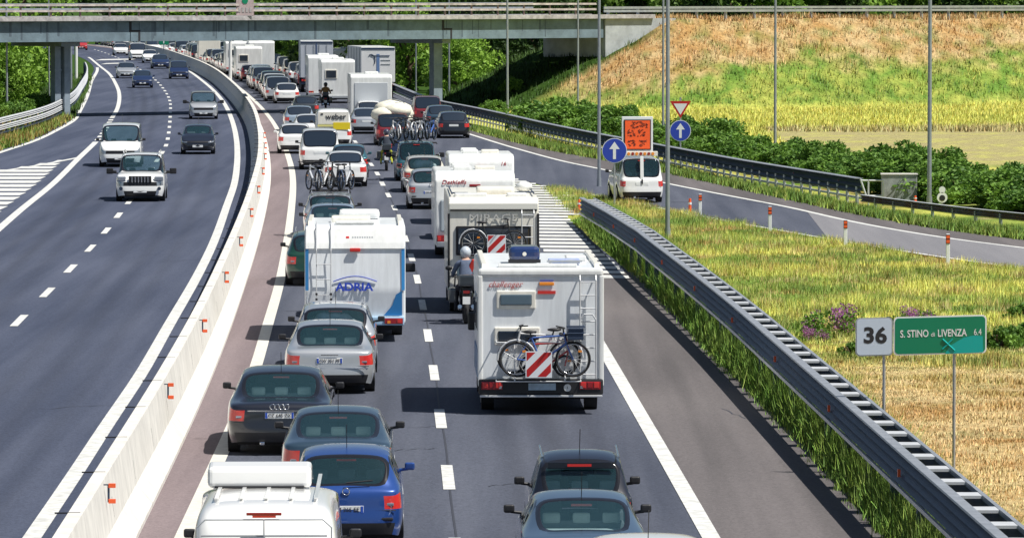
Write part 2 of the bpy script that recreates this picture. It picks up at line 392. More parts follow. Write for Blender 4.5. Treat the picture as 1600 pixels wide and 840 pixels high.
def poly_strip(name, A, B, z, m):
    n = min(len(A), len(B)); mb = MB(); mb.add([(p.x, p.y, z) for p in A[:n]]+[(p.x, p.y, z) for p in B[:n]], [[i, i+1, n+i+1, n+i] for i in range(n-1)]); return struct(name, mb, m)
poly_strip('exit_ramp', ED, LO, .0225, M['asph'])
half = [i for i, p in enumerate(LO) if p.x > 6.4][0]
LOx = [p.copy() for p in LO]
poly_strip('exit_ramp_shoulder', ED, [u+(u-e).normalized()*.05 for u, e in zip(UP, ED)], .0265, M['emerg'])
k0 = [i for i, p in enumerate(UP) if p.x > 10.5][0]
# paler surfacing on the far end of the ramp
poly_strip('ramp_patch', UP[k0:], LO[k0:], .0295, M['ramp'])
def line_path(name, pts, w_, z, m):
    mb = MB(); n = len(pts); vs = []
    for i, p in enumerate(pts):
        a = pts[max(0, i-1)]; b = pts[min(n-1, i+1)]; t = Vector((b[0]-a[0], b[1]-a[1], 0)).normalized(); rt = Vector((t.y, -t.x, 0)); c = Vector((p[0], p[1], z))
        vs += [c-rt*w_/2, c+rt*w_/2]
    mb.add(vs, [[2*i, 2*i+1, 2*i+3, 2*i+2] for i in range(n-1)]); return mb
def fl(f, y0, y1, st=3.): return [(f(y), y) for y in np.arange(y0, y1+.1, st)]
mk = []
mk.append(struct('edge_line', line_path('e', fl(L1, 60, 745), .26, .030, M['paintY']), M['paintY']))
struct('edge_line', line_path('e', fl(LR_near, 60, 149), .27, .030, None), M['paint'])
struct('edge_line', line_path('e', fl(LLr, 60, 745), .28, .030, None), M['paint'])
struct('edge_line', line_path('e', fl(LLl, 130, 280, 2), .30, .030, None), M['paint'])
struct('edge_line', line_path('e', fl(LLl, 333, 620, 3), .28, .030, None), M['paint'])
struct('edge_line', line_path('e', fl(LLo, 215, 540, 3), .28, .030, None), M['paint'])
struct('edge_line', line_path('e', UP, .22, .034, None), M['paint'])
struct('edge_line', line_path('e', LO[18:], .2, .034, None), M['paint'])
tj = line_path('e', [(LD(y)+.02+.012*math.sin(y*.35), y) for y in np.arange(60, 230, 1.5)], .035, .026, None)
for (px0, py0, px1, py1) in ((1000, 470, 1010, 520), (560, 560, 585, 562), (1130, 640, 1165, 655), (420, 470, 436, 500), (150, 560, 230, 552), (250, 410, 330, 405), (620, 705, 680, 703), (760, 760, 810, 757), (60, 640, 180, 634), (640, 668, 700, 668)):
    a = P(px0, py0); b = P(px1, py1); pts_ = [(a.x+(b.x-a.x)*t_+random.uniform(-.05, .05), a.y+(b.y-a.y)*t_+random.uniform(-.25, .25)) for t_ in np.linspace(0, 1, 7)]
    if py0 not in (470, 560): q_ = line_path('c', pts_, .03, .0265, None); tj.add(q_.v, q_.f)
struct('tar_joints', tj, mat('sealed_joint', (.035, .038, .05), .7))
mb = MB()
def dashes(f, y0, y1, w_=.19, per=12., ln=4.4, z=.030):
    y = y0
    while y < y1:
        a = [(f(v), v) for v in (y-ln/2, y, y+ln/2)]; q = line_path('d', a, w_*random.uniform(.92, 1.05), z, None); mb.add(q.v, q.f); y += per
dashes(LD, PZ(747)-12*2, 700); dashes(LLd, PZ(502)-12*4, 700, .20); dashes(LLl, 284, 333, .3, 6, 3.)
struct('lane_dashes', mb, M['paint'])
# hatched areas
mb = MB()
def hatch_row(xa, xb, y, th, sl=0., z=.031):
    mb.add([(xa, y, z), (xb, y+sl*(xb-xa), z), (xb, y+th+sl*(xb-xa), z), (xa, y+th, z)], [[0, 1, 2, 3]])
# right hatch: between lane 2 edge and ramp lower line / grass
lo_x = lambda y: float(np.interp(y, [p.y for p in LO][::-1], [p.x for p in LO][::-1]))
y = 149.
while y < 232:
    xa = LR(y)+.25; xb = (EDGE(y)-.25) if y < P(0, 337).y else lo_x(y)-.15
    if y > P(0, 301).y+1: xb = lo_x(y)-.1
    elif y > P(0, 337).y: xb = P(903, 320).x
    if xb > xa+.2: hatch_row(xa, xb, y, 1.5, -.22)
    y += 2.45
y = 177.
while y < PZ(250):
    xb = LLl(y)-.75; xa = max(-60., -(P(0, 0).x if 0 else 0)-40); tt = LLl(P(124, 247).y)
    p0 = P(0, 268.6); p1 = P(124, 247); xtop = p0.x+(y-p0.y)/(p1.y-p0.y)*(p1.x-p0.x) if y > p0.y else -40
    xa = max(-40, xtop); sl = .0
    if xb > xa+.2: hatch_row(xa, xb, y, 3.0, .0)
    y += 4.4
for (x0, x1, yy, th) in ((148, 205, 95, 10), (157, 190, 101, 8)):
    a = P(x0, yy); b = P(x1, yy-1); mb.add([(a.x, a.y, .031), (b.x, b.y, .031), (b.x, b.y+th, .031), (a.x, a.y+th, .031)], [[0, 1, 2, 3]])
struct('hatch_markings', mb, M['paint'])
pe = [P(-130, 288), P(0, 268.6), P(62, 259), P(124, 247)]
struct('hatch_edge_line', line_path('e', [(p.x, p.y) for p in pe], .28, .034, None), M['paint'])
pe = [P(x, y) for x, y in lo_px[4:8]]
mb = MB(); mb.add([(LR(PZ(434))+.1, PZ(434), .033), (P(970, 434).x, PZ(434), .033), (P(970, 432).x, PZ(431.5), .033), (LR(PZ(431.5))+.1, PZ(431.5), .033)], [[0, 1, 2, 3]])
struct('stop_marking', mb, M['paint'])

# ------------------------------------------------------------------ terrain
BO = Vector((0, 357.2)); BT = Vector((1, .8)).normalized(); BN = Vector((.8, -1)).normalized()
def BRp(a, d, z=0): q = BO+BT*a+BN*d; return Vector((q.x, q.y, z))
LOx_ = np.array([p.x for p in LO]); LOy_ = np.array([p.y for p in LO]); EDx_ = np.array([p.x for p in ED]); EDy_ = np.array([p.y for p in ED])
def ramp_lo(X): return np.interp(X, LOx_, LOy_)
def ramp_ed(X): return np.interp(X, EDx_, EDy_)
def terr(X, Y):
    X = np.asarray(X, float); Y = np.asarray(Y, float)
    d = X*BN.x+(Y-BO.y)*BN.y; a = X*BT.x+(Y-BO.y)*BT.y
    q = np.hypot(np.maximum(np.abs(d)-3.4, 0)/11., np.maximum(11.0-a, 0)/13.6)
    z = 5.9*np.clip(1-q, 0, 1)
    n = (fbm(X, Y, .35, 3)-.5)*.5
    z = z+n*sstep(.2, 2, z)
    return z
def gcol(X, Y, Z):
    X = np.asarray(X, float); Y = np.asarray(Y, float); Z = np.asarray(Z, float)
    green = np.array((.14, .26, .04)); yel = np.array((.56, .56, .12)); straw = np.array((.62, .46, .23)); orange = np.array((.46, .27, .10)); dgreen = np.array((.06, .13, .02)); tan = np.array((.40, .35, .16))
    n1 = fbm(X, Y, .22, 5); n2 = fbm(X, Y, .9, 9); n3 = fbm(X, Y, 2.6, 12)
    def mix(a, b, t): t = np.clip(t, 0, 1)[:, None]; return a*(1-t)+b*t
    # near field
    c = mix(np.tile(yel, (len(X), 1)), green, sstep(.36, .62, n1*.6+n2*.4)*.85)
    c = mix(c, orange*.9, sstep(.50, .66, n2*.6+n3*.4)*.8); c = mix(c, green*.8, sstep(.52, .66, fbm(X, Y, .5, 77))*.8)
    st = sstep(124, 104, Y+(n2-.5)*30)*sstep(5.2, 6.6, X-(Y-80)*0.0)
    c = mix(c, mix(np.tile(straw, (len(X), 1)), orange, sstep(.4, .75, n2)), st*.95)
    c = mix(c, dgreen, sstep(.62, .72, n3)*.45); c = mix(c, straw*.8, sstep(.62, .74, fbm(X, Y, 1.7, 88))*.7)
    # tan field behind the hedge and yellow-green band
    far = sstep(238, 250, Y-np.clip(X, 0, 60)*.0)
    t1 = mix(np.tile(tan, (len(X), 1)), yel, sstep(.5, .7, n2)*.5)
    t2 = mix(np.tile(yel*1.02, (len(X), 1)), green, sstep(.5, .75, n2*.5+n1*.5)*.6)
    wfar = sstep(300, 308, Y+(n1-.5)*14-np.clip(X-14, -10, 30)*.35)
    fcol = np.where((X < 14)[:, None], t2, t1*(1-wfar[:, None])+t2*wfar[:, None])
    c = c*(1-far[:, None])+fcol*far[:, None]
    vr = sstep(-1, 1, Y-ramp_ed(X))*sstep(12, 8, Y-ramp_ed(X))*(X > -6)
    c = c*(1-vr[:, None])+mix(np.tile(green, (len(X), 1)), yel, sstep(.45, .7, n3)*.6)*vr[:, None]
    lf = sstep(-18, -24, X)
    c = c*(1-lf[:, None])+mix(np.tile(orange*.9, (len(X), 1)), green, sstep(.42, .6, n2))*lf[:, None]
    # embankment: green low, dry orange high
    e = sstep(.15, .5, Z)
    hi = sstep(2.2, 3.8, Z+(n1-.5)*2.6+(n3-.5)*2.2+np.clip(18-X, -2, 22)*.13)
    ec = mix(mix(np.tile(green*.95, (len(X), 1)), yel*.8, sstep(.35, .7, n3*.6+n2*.4)*.8), mix(np.tile(orange*.92, (len(X), 1)), straw*.85, sstep(.35, .65, n3*.6+n2*.4)), hi)
    ec = mix(ec, dgreen*1.3, sstep(.58, .7, fbm(X, Y, 1.4, 66))*.55)
    c = c*(1-e[:, None])+ec*e[:, None]
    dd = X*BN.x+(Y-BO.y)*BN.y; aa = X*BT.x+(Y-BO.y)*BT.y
    un = sstep(4.6, 3.4, np.abs(dd))*sstep(11, 8, aa)*(Y > 300)+sstep(3.4, 3.6, -dd)*(Y > 300)*(X < 60)  # ground colour darkened under the deck to stand for its shade, and behind it
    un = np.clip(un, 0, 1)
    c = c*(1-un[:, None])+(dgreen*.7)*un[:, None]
    return c
def axis(spec):
    out = []
    for a, b, s_ in spec: out += list(np.arange(a, b, s_))
    return np.array(out+[spec[-1][1]])
AX = axis([(-6000, -400, 700), (-400, -60, 20), (-60, -16, 2), (-16, 4, 1.), (4, 46, .6), (46, 80, 3), (80, 400, 40), (400, 6000, 700)])
AY = axis([(20, 70, 10), (70, 135, .8), (135, 325, 1.6), (325, 395, .9), (395, 450, 3), (450, 900, 30), (900, 9000, 900)])
GX, GY = np.meshgrid(AX, AY); gx = GX.ravel(); gy = GY.ravel(); gz = terr(gx, gy)
me = bpy.data.meshes.new('ground'); nx = len(AX); ny = len(AY)
idx = np.arange(nx*ny).reshape(ny, nx); q = np.stack([idx[:-1, :-1], idx[:-1, 1:], idx[1:, 1:], idx[1:, :-1]], -1).reshape(-1, 4)
me.from_pydata(np.stack([gx, gy, gz], 1).tolist(), [], q.tolist()); me.polygons.foreach_set('use_smooth', [True]*len(q))
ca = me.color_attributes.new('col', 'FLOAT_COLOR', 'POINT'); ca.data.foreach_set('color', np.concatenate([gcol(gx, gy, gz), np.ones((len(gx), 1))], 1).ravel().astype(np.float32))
gm = bpy.data.materials.new('ground_soil_grass'); gm.use_nodes = True; t = gm.node_tree; b = t.nodes['Principled BSDF']; b.inputs['Roughness'].default_value = .95; b.inputs['Specular IOR Level'].default_value = .1
at = t.nodes.new('ShaderNodeAttribute'); at.attribute_name = 'col'; g = t.nodes.new('ShaderNodeNewGeometry')
n = t.nodes.new('ShaderNodeTexNoise'); n.inputs['Scale'].default_value = 3.5; n.inputs['Detail'].default_value = 8; n.inputs['Roughness'].default_value = .75; t.links.new(g.outputs['Position'], n.inputs['Vector'])
mr = t.nodes.new('ShaderNodeMapRange'); mr.inputs[1].default_value = .32; mr.inputs[2].default_value = .68; mr.inputs[3].default_value = .45; mr.inputs[4].default_value = 1.25; t.links.new(n.outputs[0], mr.inputs[0])
mx = t.nodes.new('ShaderNodeMix'); mx.data_type = 'RGBA'; mx.blend_type = 'MULTIPLY'; mx.inputs['Factor'].default_value = 1
t.links.new(at.outputs['Color'], mx.inputs['A']); t.links.new(mr.outputs[0], mx.inputs['B']); t.links.new(mx.outputs['Result'], b.inputs['Base Color'])
bp = t.nodes.new('ShaderNodeBump'); bp.inputs['Strength'].default_value = .8; bp.inputs['Distance'].default_value = .12; t.links.new(n.outputs[0], bp.inputs['Height']); t.links.new(bp.outputs[0], b.inputs['Normal'])
me.materials.append(gm); go = bpy.data.objects.new('ground', me); COL.objects.link(go); tag(go, kind='structure')

def blades(name, label, X, Y, hgt, per, spread, wid, cmul=None, cat='grass', lean=.35, green=0.):
    n = len(X); Z0 = terr(X, Y); c0 = gcol(X, Y, Z0)
    N = n*per; X = np.repeat(X, per)+rng.normal(0, spread, N); Y = np.repeat(Y, per)+rng.normal(0, spread, N); Z0 = terr(X, Y); C = np.repeat(c0, per, 0)
    if green: C = C*(1-green)+np.array((.12, .24, .035))*green
    h = np.repeat(hgt, per)*rng.uniform(.55, 1.15, N); a = rng.uniform(0, 2*math.pi, N); l = rng.normal(0, lean, N)*h; la = rng.uniform(0, 2*math.pi, N)
    dx = np.cos(a)*wid*rng.uniform(.6, 1.4, N); dy = np.sin(a)*wid
    V = np.empty((N, 3, 3)); V[:, 0] = np.stack([X-dx, Y-dy, Z0], 1); V[:, 1] = np.stack([X+dx, Y+dy, Z0], 1); V[:, 2] = np.stack([X+np.cos(la)*l, Y+np.sin(la)*l, Z0+h], 1)
    C = C*rng.uniform(.55, 1.35, (N, 1)); C[:, 0] *= rng.uniform(.85, 1.2, N)
    if cmul is not None: C = C*cmul
    me = bpy.data.meshes.new(name); me.vertices.add(N*3); me.vertices.foreach_set('co', V.ravel()); me.loops.add(N*3); me.loops.foreach_set('vertex_index', np.arange(N*3)); me.polygons.add(N); me.polygons.foreach_set('loop_start', np.arange(0, N*3, 3)); me.update()
    ca = me.color_attributes.new('col', 'FLOAT_COLOR', 'POINT'); C4 = np.concatenate([np.clip(C, 0, 1), np.ones((N, 1))], 1); ca.data.foreach_set('color', np.repeat(C4, 3, 0).ravel().astype(np.float32))
    nn = rng.normal(0, .35, (N, 3)); nn[:, 2] = 1.; nn /= np.linalg.norm(nn, axis=1)[:, None]; me.polygons.foreach_set('use_smooth', np.ones(N, bool)); me.normals_split_custom_set_from_vertices(np.repeat(nn, 3, 0).tolist())
    me.materials.append(M['grassc']); o = bpy.data.objects.new(name, me); COL.objects.link(o); return tag(o, label, cat, kind='stuff')
LOx_ = np.array([p.x for p in LO]); LOy_ = np.array([p.y for p in LO]); EDx_ = np.array([p.x for p in ED]); EDy_ = np.array([p.y for p in ED])
def ramp_lo(X): return np.interp(X, LOx_, LOy_)
def ramp_ed(X): return np.interp(X, EDx_, EDy_)
EDGEv = np.vectorize(EDGE)
# A near verge
n = 12000; Y = 62+rng.random(n)**1.15*(186-62); X = EDGEv(np.minimum(Y, 178))-np.maximum(Y-178, 0)*.06+.02+rng.random(n)**.8*1.4
hh = np.clip(.20+.46*fbm(X, Y, 1.1, 21), .2, .62)*sstep(0, .5, X-EDGEv(Y)+.15)+.26*sstep(.08, .4, X-EDGEv(np.minimum(Y, 178)))
blades('verge_grass', 'green grass verge between emergency lane and tall guardrail', X, Y, hh, 12, .08, .009, green=.85, cmul=1.5)
# B field right of near rail
n = 75000; Y = 66+rng.random(n)*(215-66); X = rng.random(n)*17+0.5
NR = Curve([(906, 347.5), (949, 385.8), (1003, 439), (1074, 503), (1146, 571), (1217, 644), (1562, 1003)]); NRv = np.vectorize(NR)
ok = (X > NRv(Y)+.1) & (Y < ramp_lo(X)-.5) & (X < Y*.105+1); X = X[ok]; Y = Y[ok]
mown = sstep(124, 104, Y+(fbm(X, Y, .9, 9)-.5)*30)*sstep(5.2, 6.6, X)
hh = np.clip(-.02+.46*fbm(X, Y, .7, 31)**1.2, .06, .45)*(1-.68*mown)
blades('field_grass', 'tall yellow green grass field between guardrail and exit ramp', X, Y, hh, 8, .12, .009, cmul=1.3)
# C along ramp
n = 14000; X = P(740, 200).x+rng.random(n)*34; Y = ramp_ed(X)+.1+rng.random(n)*5.5
hh = .18+.28*fbm(X, Y, .9, 41)
blades('ramp_verge_grass', 'bright green weeds under the guardrail along the exit ramp', X, Y, hh, 6, .12, .02, green=.45)
# D flat and embankment
n = 52000; X = -6+rng.random(n)*58; Y = 236+rng.random(n)*165
ok = (Y > ramp_ed(X)+5) & (X < Y*.1+3) & ((terr(X, Y) > .1) | (Y > 300-(X < 14)*60)) & ((X > 0) | (terr(X, Y) > .1)); X = X[ok]; Y = Y[ok]
hh = .18+.32*fbm(X, Y, .5, 51)
blades('embankment_grass', 'dry orange and green grass on the embankment slope', X, Y, hh, 5, .22, .03, cmul=1.15)
# E left verge
yy = np.array([215., 240, 260, 285, 320, 345, 380, 430, 500])
LRAIL = Sm(Curve([(-140, 262), (0, 218), (62, 200), (108, 176), (128, 150), (136, 133), (133, 116), (123, 104)]), 4)
n = 6000; Y = 215+rng.random(n)*270; a = np.array([LRAIL(v) for v in Y])-1.2; b_ = np.array([LLo(v) for v in Y])-.3; X = a+(b_-a)*rng.random(n)
blades('left_verge_grass', 'green and yellow grass strip beside the left ramp', X, Y, .2+.3*rng.random(n), 5, .15, .03, green=.4)

n = 5000; Y = 250+rng.random(n)*170; a = np.array([LRAIL(v) for v in Y])-.4; X = a-rng.random(n)*9
blades('left_field_grass', 'dry orange and green grass behind the left guardrail', X, Y, .2+.45*rng.random(n), 5, .2, .03)
# ------------------------------------------------------------------ bridge
br = empty('road_bridge', BRp(-10, 0, 0), 0, 'weathered grey concrete overpass crossing the motorway on slim piers', 'bridge')
brL = br.location.copy()
def bbox(mb, a0, a1, d0, d1, z0, z1):
    c = [BRp(a, d, z)-brL for z in (z0, z1) for a, d in ((a0, d0), (a1, d0), (a1, d1), (a0, d1))]
    mb.add(c, [[3, 2, 1, 0], [4, 5, 6, 7], [0, 1, 5, 4], [1, 2, 6, 5], [2, 3, 7, 6], [3, 0, 4, 7]]); return mb
GB = 4.72
g_ = MB()
joints = [-62, -33.0, -8.3, 5.3]
for j0, j1 in zip(joints[:-1], joints[1:]):
    for d in (2.9, 1.0, -1.0, -2.9): bbox(g_, j0+.03, j1-.03, d-.28, d+.28, GB, 5.95)
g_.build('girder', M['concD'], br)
# stepped joints
for ja in (-33., -8.3):
    jj = MB()
    bbox(jj, ja-.09, ja+.09, 3.0, 3.2, 5.4, 5.95); bbox(jj, ja-.09, ja+.75, 3.0, 3.195, 5.3, 5.42); bbox(jj, ja+.6, ja+.75, 3.0, 3.19, GB, 5.3)
    jj.build('expansion_joint', M['tar'], br)
stm = mat('stain', (.08, .11, .135), .9)
for k in range(40):
    st = MB(); a = random.uniform(-60, 5); bbox(st, a, a+random.uniform(.05, .22), 3.18, 3.1835, random.uniform(GB, 5.4), 5.94); st.build('water_stain', stm, br)
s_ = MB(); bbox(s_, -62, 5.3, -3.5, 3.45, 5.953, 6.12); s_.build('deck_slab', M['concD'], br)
s_ = MB(); bbox(s_, -62, 9.5, 3.1, 3.55, 6.0, 6.27); bbox(s_, -62, 9.5, -3.6, -3.15, 6.0, 6.27); s_.build('kerb', M['concE'], br)
def rail(mb, d, zs, a0=-62, a1=4.5, h=.13):
    for z in zs: bbox(mb, a0, a1, d-.03, d+.03, z-h/2, z+h/2); bbox(mb, a0, a1, d+.03, d+.06, z-h/2-.0, z-h/2+.03)
r_ = MB(); rail(r_, 3.35, (6.98, 6.62)); r_.build('parapet_rail', mat('parapet_rail', (.56, .50, .48), .5, .3, noise=.5, nscale=2), br)
r_ = MB(); rail(r_, -3.35, (7.0, 6.7)); r_.build('parapet_rail', M['galv'], br)
for a in np.arange(-61, 4.6, 2.2):
    bbox(MB(), a-.05, a+.05, 3.2, 3.3, 6.27, 7.02).build('post', M['rustrail'], br)
def pier(a, w_=.62):
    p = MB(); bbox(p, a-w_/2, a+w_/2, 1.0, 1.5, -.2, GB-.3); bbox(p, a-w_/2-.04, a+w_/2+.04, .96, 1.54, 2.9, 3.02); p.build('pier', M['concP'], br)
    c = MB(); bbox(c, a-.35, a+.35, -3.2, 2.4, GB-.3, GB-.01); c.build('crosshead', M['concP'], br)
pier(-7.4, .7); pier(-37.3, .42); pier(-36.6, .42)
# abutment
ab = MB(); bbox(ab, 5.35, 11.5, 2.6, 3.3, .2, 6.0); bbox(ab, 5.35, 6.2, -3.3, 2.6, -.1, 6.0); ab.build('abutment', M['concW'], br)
# board on the parapet
sg = empty('parapet_board', P(384, 24, 6.3), 0, 'pinkish grey board with a round green mark fixed above the bridge parapet', 'sign')
q = BRp(0, 3.4)
# locate on bridge
def on_bridge(px, z, d=3.45):
    for a in np.arange(-60, 60, .05):
        p = BRp(a, d, z); 
        if abs(800+F*p.x/p.y-px) < 1.5: return p, a
bp_, ba = on_bridge(384, 6.3); sg.location = (bp_.x, bp_.y-.05, 6.3); sg.rotation_euler = (0, 0, math.atan(.8)*.5)
MB().box((0, 0, .62), (1.15, .05, 1.25), bev=.01).build('panel', mat('board_pink', (.45, .36, .36), .6, noise=.3, nscale=6), sg)
MB().cyl((0, -.02, .93), (0, -.05, .93), .2, 20).build('emblem', M['signgreen'], sg)
for i in range(4): MB().box((-.36+i*.24, -.035, .35), (.14, .02, .3)).build('mark', M['concE'], sg)
# embankment road rail (behind the crest)
er = empty('embankment_guardrail', BRp(8, 3.0, 5.95), 0, 'grey steel guardrail along the crest of the grassy embankment', 'guardrail'); eL = er.location.copy()
e_ = MB()
def bb2(mb, a0, a1, d0, d1, z0, z1):
    c = [BRp(a, d, z)-eL for z in (z0, z1) for a, d in ((a0, d0), (a1, d0), (a1, d1), (a0, d1))]
    mb.add(c, [[3, 2, 1, 0], [4, 5, 6, 7], [0, 1, 5, 4], [1, 2, 6, 5], [2, 3, 7, 6], [3, 0, 4, 7]]); return mb
for z in (6.50, 6.72): bb2(e_, 5.5, 75, 2.9, 2.98, z-.09, z+.07)
e_.build('beam', M['galv'], er)
for i, a in enumerate(np.arange(6, 75, 2.6)): bb2(MB(), a-.06, a+.06, 2.7, 2.88, 5.7, 6.72).build('post', M['galv'], er)

# ------------------------------------------------------------------ median barrier
blk = empty('concrete_barrier', (0, 0, 0)); prof = [(x-.13, z) for x, z in ((-.45, 0), (.45, 0), (.45, .09), (.20, .38), (.10, 1.12), (-.10, 1.12), (-.20, .38), (-.45, .09))]
mb = MB(); mb.sweep([(0, -2.995, .01), (0, 2.995, .01)], prof); ob = mb.build('barrier_block', M['conc'], blk)
MB().box((.015, 2.98, .62), (.05, .02, .3), rot=(0, -.13, 0)).build('joint_gap', M['tar'], blk); MB().box((-.24, 2.97, 1.125), (.34, .022, .02)).build('joint_plate', M['tar'], blk)
y = 56.; k = 0; blocks = []
BLOCK_XY = []
while y < 700:
    h_ = head(BAR, y); o = blk if k == 0 else copy_tree(blk)
    o.location = (BAR(y), y, 0); o.rotation_euler = (0, 0, -h_)
    tag(o, 'pale concrete barrier block in the long median row between the carriageways', 'concrete barrier', 'median barrier blocks'); k += 1; y += 6*math.cos(h_)
rf = empty('barrier_reflector', (0, 0, 0))
MB().box((0, 0, 0), (.035, .05, .30), bev=.006).build('bracket', M['galvD'], rf)
for z in (-.13, .13): MB().box((.06, -.03, z), (.12, .03, .075), bev=.006).build('reflector', M['orange'], rf)
MB().box((-.14, .02, .14), (.26, .02, .02)).build('arm', M['galvD'], rf)
for k, (px, py) in enumerate([(160, 772), (258, 612), (314, 510), (352, 434), (378, 378), (394, 333), (405, 297), (412, 268), (415, 245), (413, 228), (411, 212)]):
    z = .93; yv = P(px, py, z).y; o = rf if k == 0 else copy_tree(rf); h_ = head(BAR, yv); o.location = (BAR(yv)+.05, yv, z+.02); o.rotation_euler = (0, 0, -h_); o.scale = (.85, .85, .85)
    tag(o, 'orange two-plate reflector bracket on the median barrier, '+ordn(k+1)+' from the bottom of the picture', 'reflector', 'reflectors along the median barrier')

# ------------------------------------------------------------------ guardrails
def wavebeam(path, h0, hgt=.5, name='beam', parent=None, m=None, t_=.05, hs=None):
    n = 3; mb = MB(); pr = []
    k = 13
    for i in range(k):
        u = i/(k-1); pr.append((-(.045*math.cos(u*math.pi*2*n)+.0), h0+hgt*(u-.5)))
    back = [(a+.012+t_*.2, b) for a, b in pr[::-1]]
    mb.sweep(path, pr+back); return mb.build(name, m, parent)
nr = empty('tall_guardrail', (NR(90), 90, 0), 0, 'tall grey triple-wave guardrail with ladder-like top bars beside the grass verge', 'guardrail'); off_ = Vector(nr.location)
def nh(y): return 1.3-.42*max(0, min(1, (y-150)/34))
ysn = list(np.arange(60, 184.5, 2.))
pathN = [Vector((NR(y), y, nh(y)-1.3))-off_ for y in ysn]
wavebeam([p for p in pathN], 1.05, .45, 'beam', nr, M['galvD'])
tp = MB(); tp.sweep(pathN, [(-.06, 1.285), (.10, 1.285), (.10, 1.31), (-.05, 1.31)]); tp.build('top_plate', M['galv'], nr)
lp = MB(); lp.sweep(pathN, [(-.06, .73), (-.02, .73), (-.02, .79), (-.06, .79)]); lp.build('lower_rail', M['galvL'], nr)
bk = MB(); bk.sweep(pathN, [(.43, 1.22), (.49, 1.22), (.49, 1.29), (.43, 1.29)]); bk.build('rear_rail', M['galv'], nr)
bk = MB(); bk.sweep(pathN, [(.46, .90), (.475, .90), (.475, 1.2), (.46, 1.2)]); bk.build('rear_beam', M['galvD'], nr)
rg = MB(); k = 0
for y in np.arange(60, 184, 2.0):
    p = Vector((NR(y), y, nh(y)-1.3))-off_
    MB().box(p+Vector((.27, 0, 1.262)), (.36, .5, .04)).build('spacer', M['galvL'], nr)
for y in np.arange(61, 184, 3.9):
    p = Vector((NR(y), y, nh(y)-1.3))-off_
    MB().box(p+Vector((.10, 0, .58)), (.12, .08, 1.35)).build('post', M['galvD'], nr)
for y in np.arange(66, 184, 12.):
    p = Vector((NR(y), y, nh(y)-1.3))-off_
    MB().box(p+Vector((-.075, 0, 1.02)), (.04, .10, .11)).build('reflector', M['orange'], nr)
# far guardrail along ramp
fr_px = [(311, 72.3), (350, 78.4), (430, 94.5), (456, 99), (540, 123), (620, 154), (667.6, 175.8), (739, 193), (787, 204.4), (858, 222.7), (929, 238.8), (1050, 264), (1160, 287), (1253, 304), (1346, 320.5)]
FRp = resamp(fr_px, 150)
fr = empty('ramp_guardrail', FRp[110], 0, 'long grey guardrail with lower rail curving along the exit ramp in front of the hedge', 'guardrail'); fo = Vector(fr.location)
pathF = [p-fo for p in FRp]
wavebeam(pathF, .70, .56, 'beam', fr, M['galvD'])
tp = MB(); tp.sweep(pathF, [(-.06, .985), (.25, .985), (.25, 1.01), (-.06, 1.01)]); tp.build('top_plate', M['galv'], fr)
lp = MB(); lp.sweep(pathF, [(-.05, .22), (-.01, .22), (-.01, .30), (-.05, .30)]); lp.build('lower_rail', M['galvL'], fr)
def along(path, step, start=0):
    out = []; acc = -start
    for a, b in zip(path[:-1], path[1:]):
        L = (b-a).length; 
        while acc <= L: out.append((a+(b-a)*(acc/L), math.atan2(b.x-a.x, b.y-a.y))); acc += step
        acc -= L
    return out
al = along(pathF, 1.6)
al = al[-100:]
for p, h_ in al: MB().box(p+Vector((.0, 0, .35)), (.07, .22, .72), rot=(0, 0, -h_)).build('post', M['galvL'], fr)
for p, h_ in along(pathF, 8)[-18:]: MB().box(p+Vector((.06*-math.cos(h_), -.08, .78)), (.12, .05, .12), rot=(0, 0, -h_)).build('reflector', M['redD'], fr)
e = pathF[-1]; eb = MB()
for (u, v) in ((.25, .95), (.8, .92)): eb.cyl(e+Vector((u, -.1, 0)), e+Vector((u, -.1, v)), .035, 6)
for z in (.35, .92): eb.cyl(e+Vector((0, -.1, z)), e+Vector((.8, -.1, z)), .035, 6)
eb.cyl(e+Vector((-.05, -.1, .98)), e+Vector((.25, -.1, .1)), .04, 6)
eb.build('end_frame', M['galvL'], fr)
lr_path = resamp([(1346, 328), (1438, 340.5), (1520, 351), (1600, 359.5), (1700, 369)], 30)
lr = empty('low_guardrail', lr_path[10], 0, 'low rusty single-beam guardrail at the right end beside the ramp', 'guardrail'); lo_ = Vector(lr.location)
pl = [p-lo_ for p in lr_path]; wavebeam(pl, .42, .26, 'beam', lr, mat('rusty_beam', (.26, .27, .31), .5, .5, two=(.30, .17, .11), nscale=1.5))
tp = MB(); tp.sweep(pl, [(-.05, .55), (.1, .55), (.1, .565), (-.05, .565)]); tp.build('top_plate', M['galvL'], lr)
for p, h_ in along(pl, 2.2, .5): MB().box(p+Vector((0, 0, .22)), (.08, .12, .5), rot=(0, 0, -h_)).build('post', M['galv'], lr)
# left guardrail
lg_path = [Vector((LRAIL(y), y, 0)) for y in np.arange(205, 500, 3.)]
lg = empty('left_guardrail', lg_path[30], 0, 'grey steel guardrail curving along the left ramp below the bridge', 'guardrail'); l0 = Vector(lg.location)
pl = [p-l0 for p in lg_path]
for z in (1.0, .62): 
    wavebeam([p for p in pl], z, .3, 'beam', lg, M['galvL'])
lp = MB(); lp.sweep(pl, [(0, .3), (.05, .3), (.05, .38), (0, .38)]); lp.build('lower_rail', M['galvD'], lg)
for y in np.arange(206, 500, 3.): MB().box(Vector((LRAIL(y)-.12, y, .55))-l0, (.1, .1, 1.15)).build('post', M['galvD'], lg)

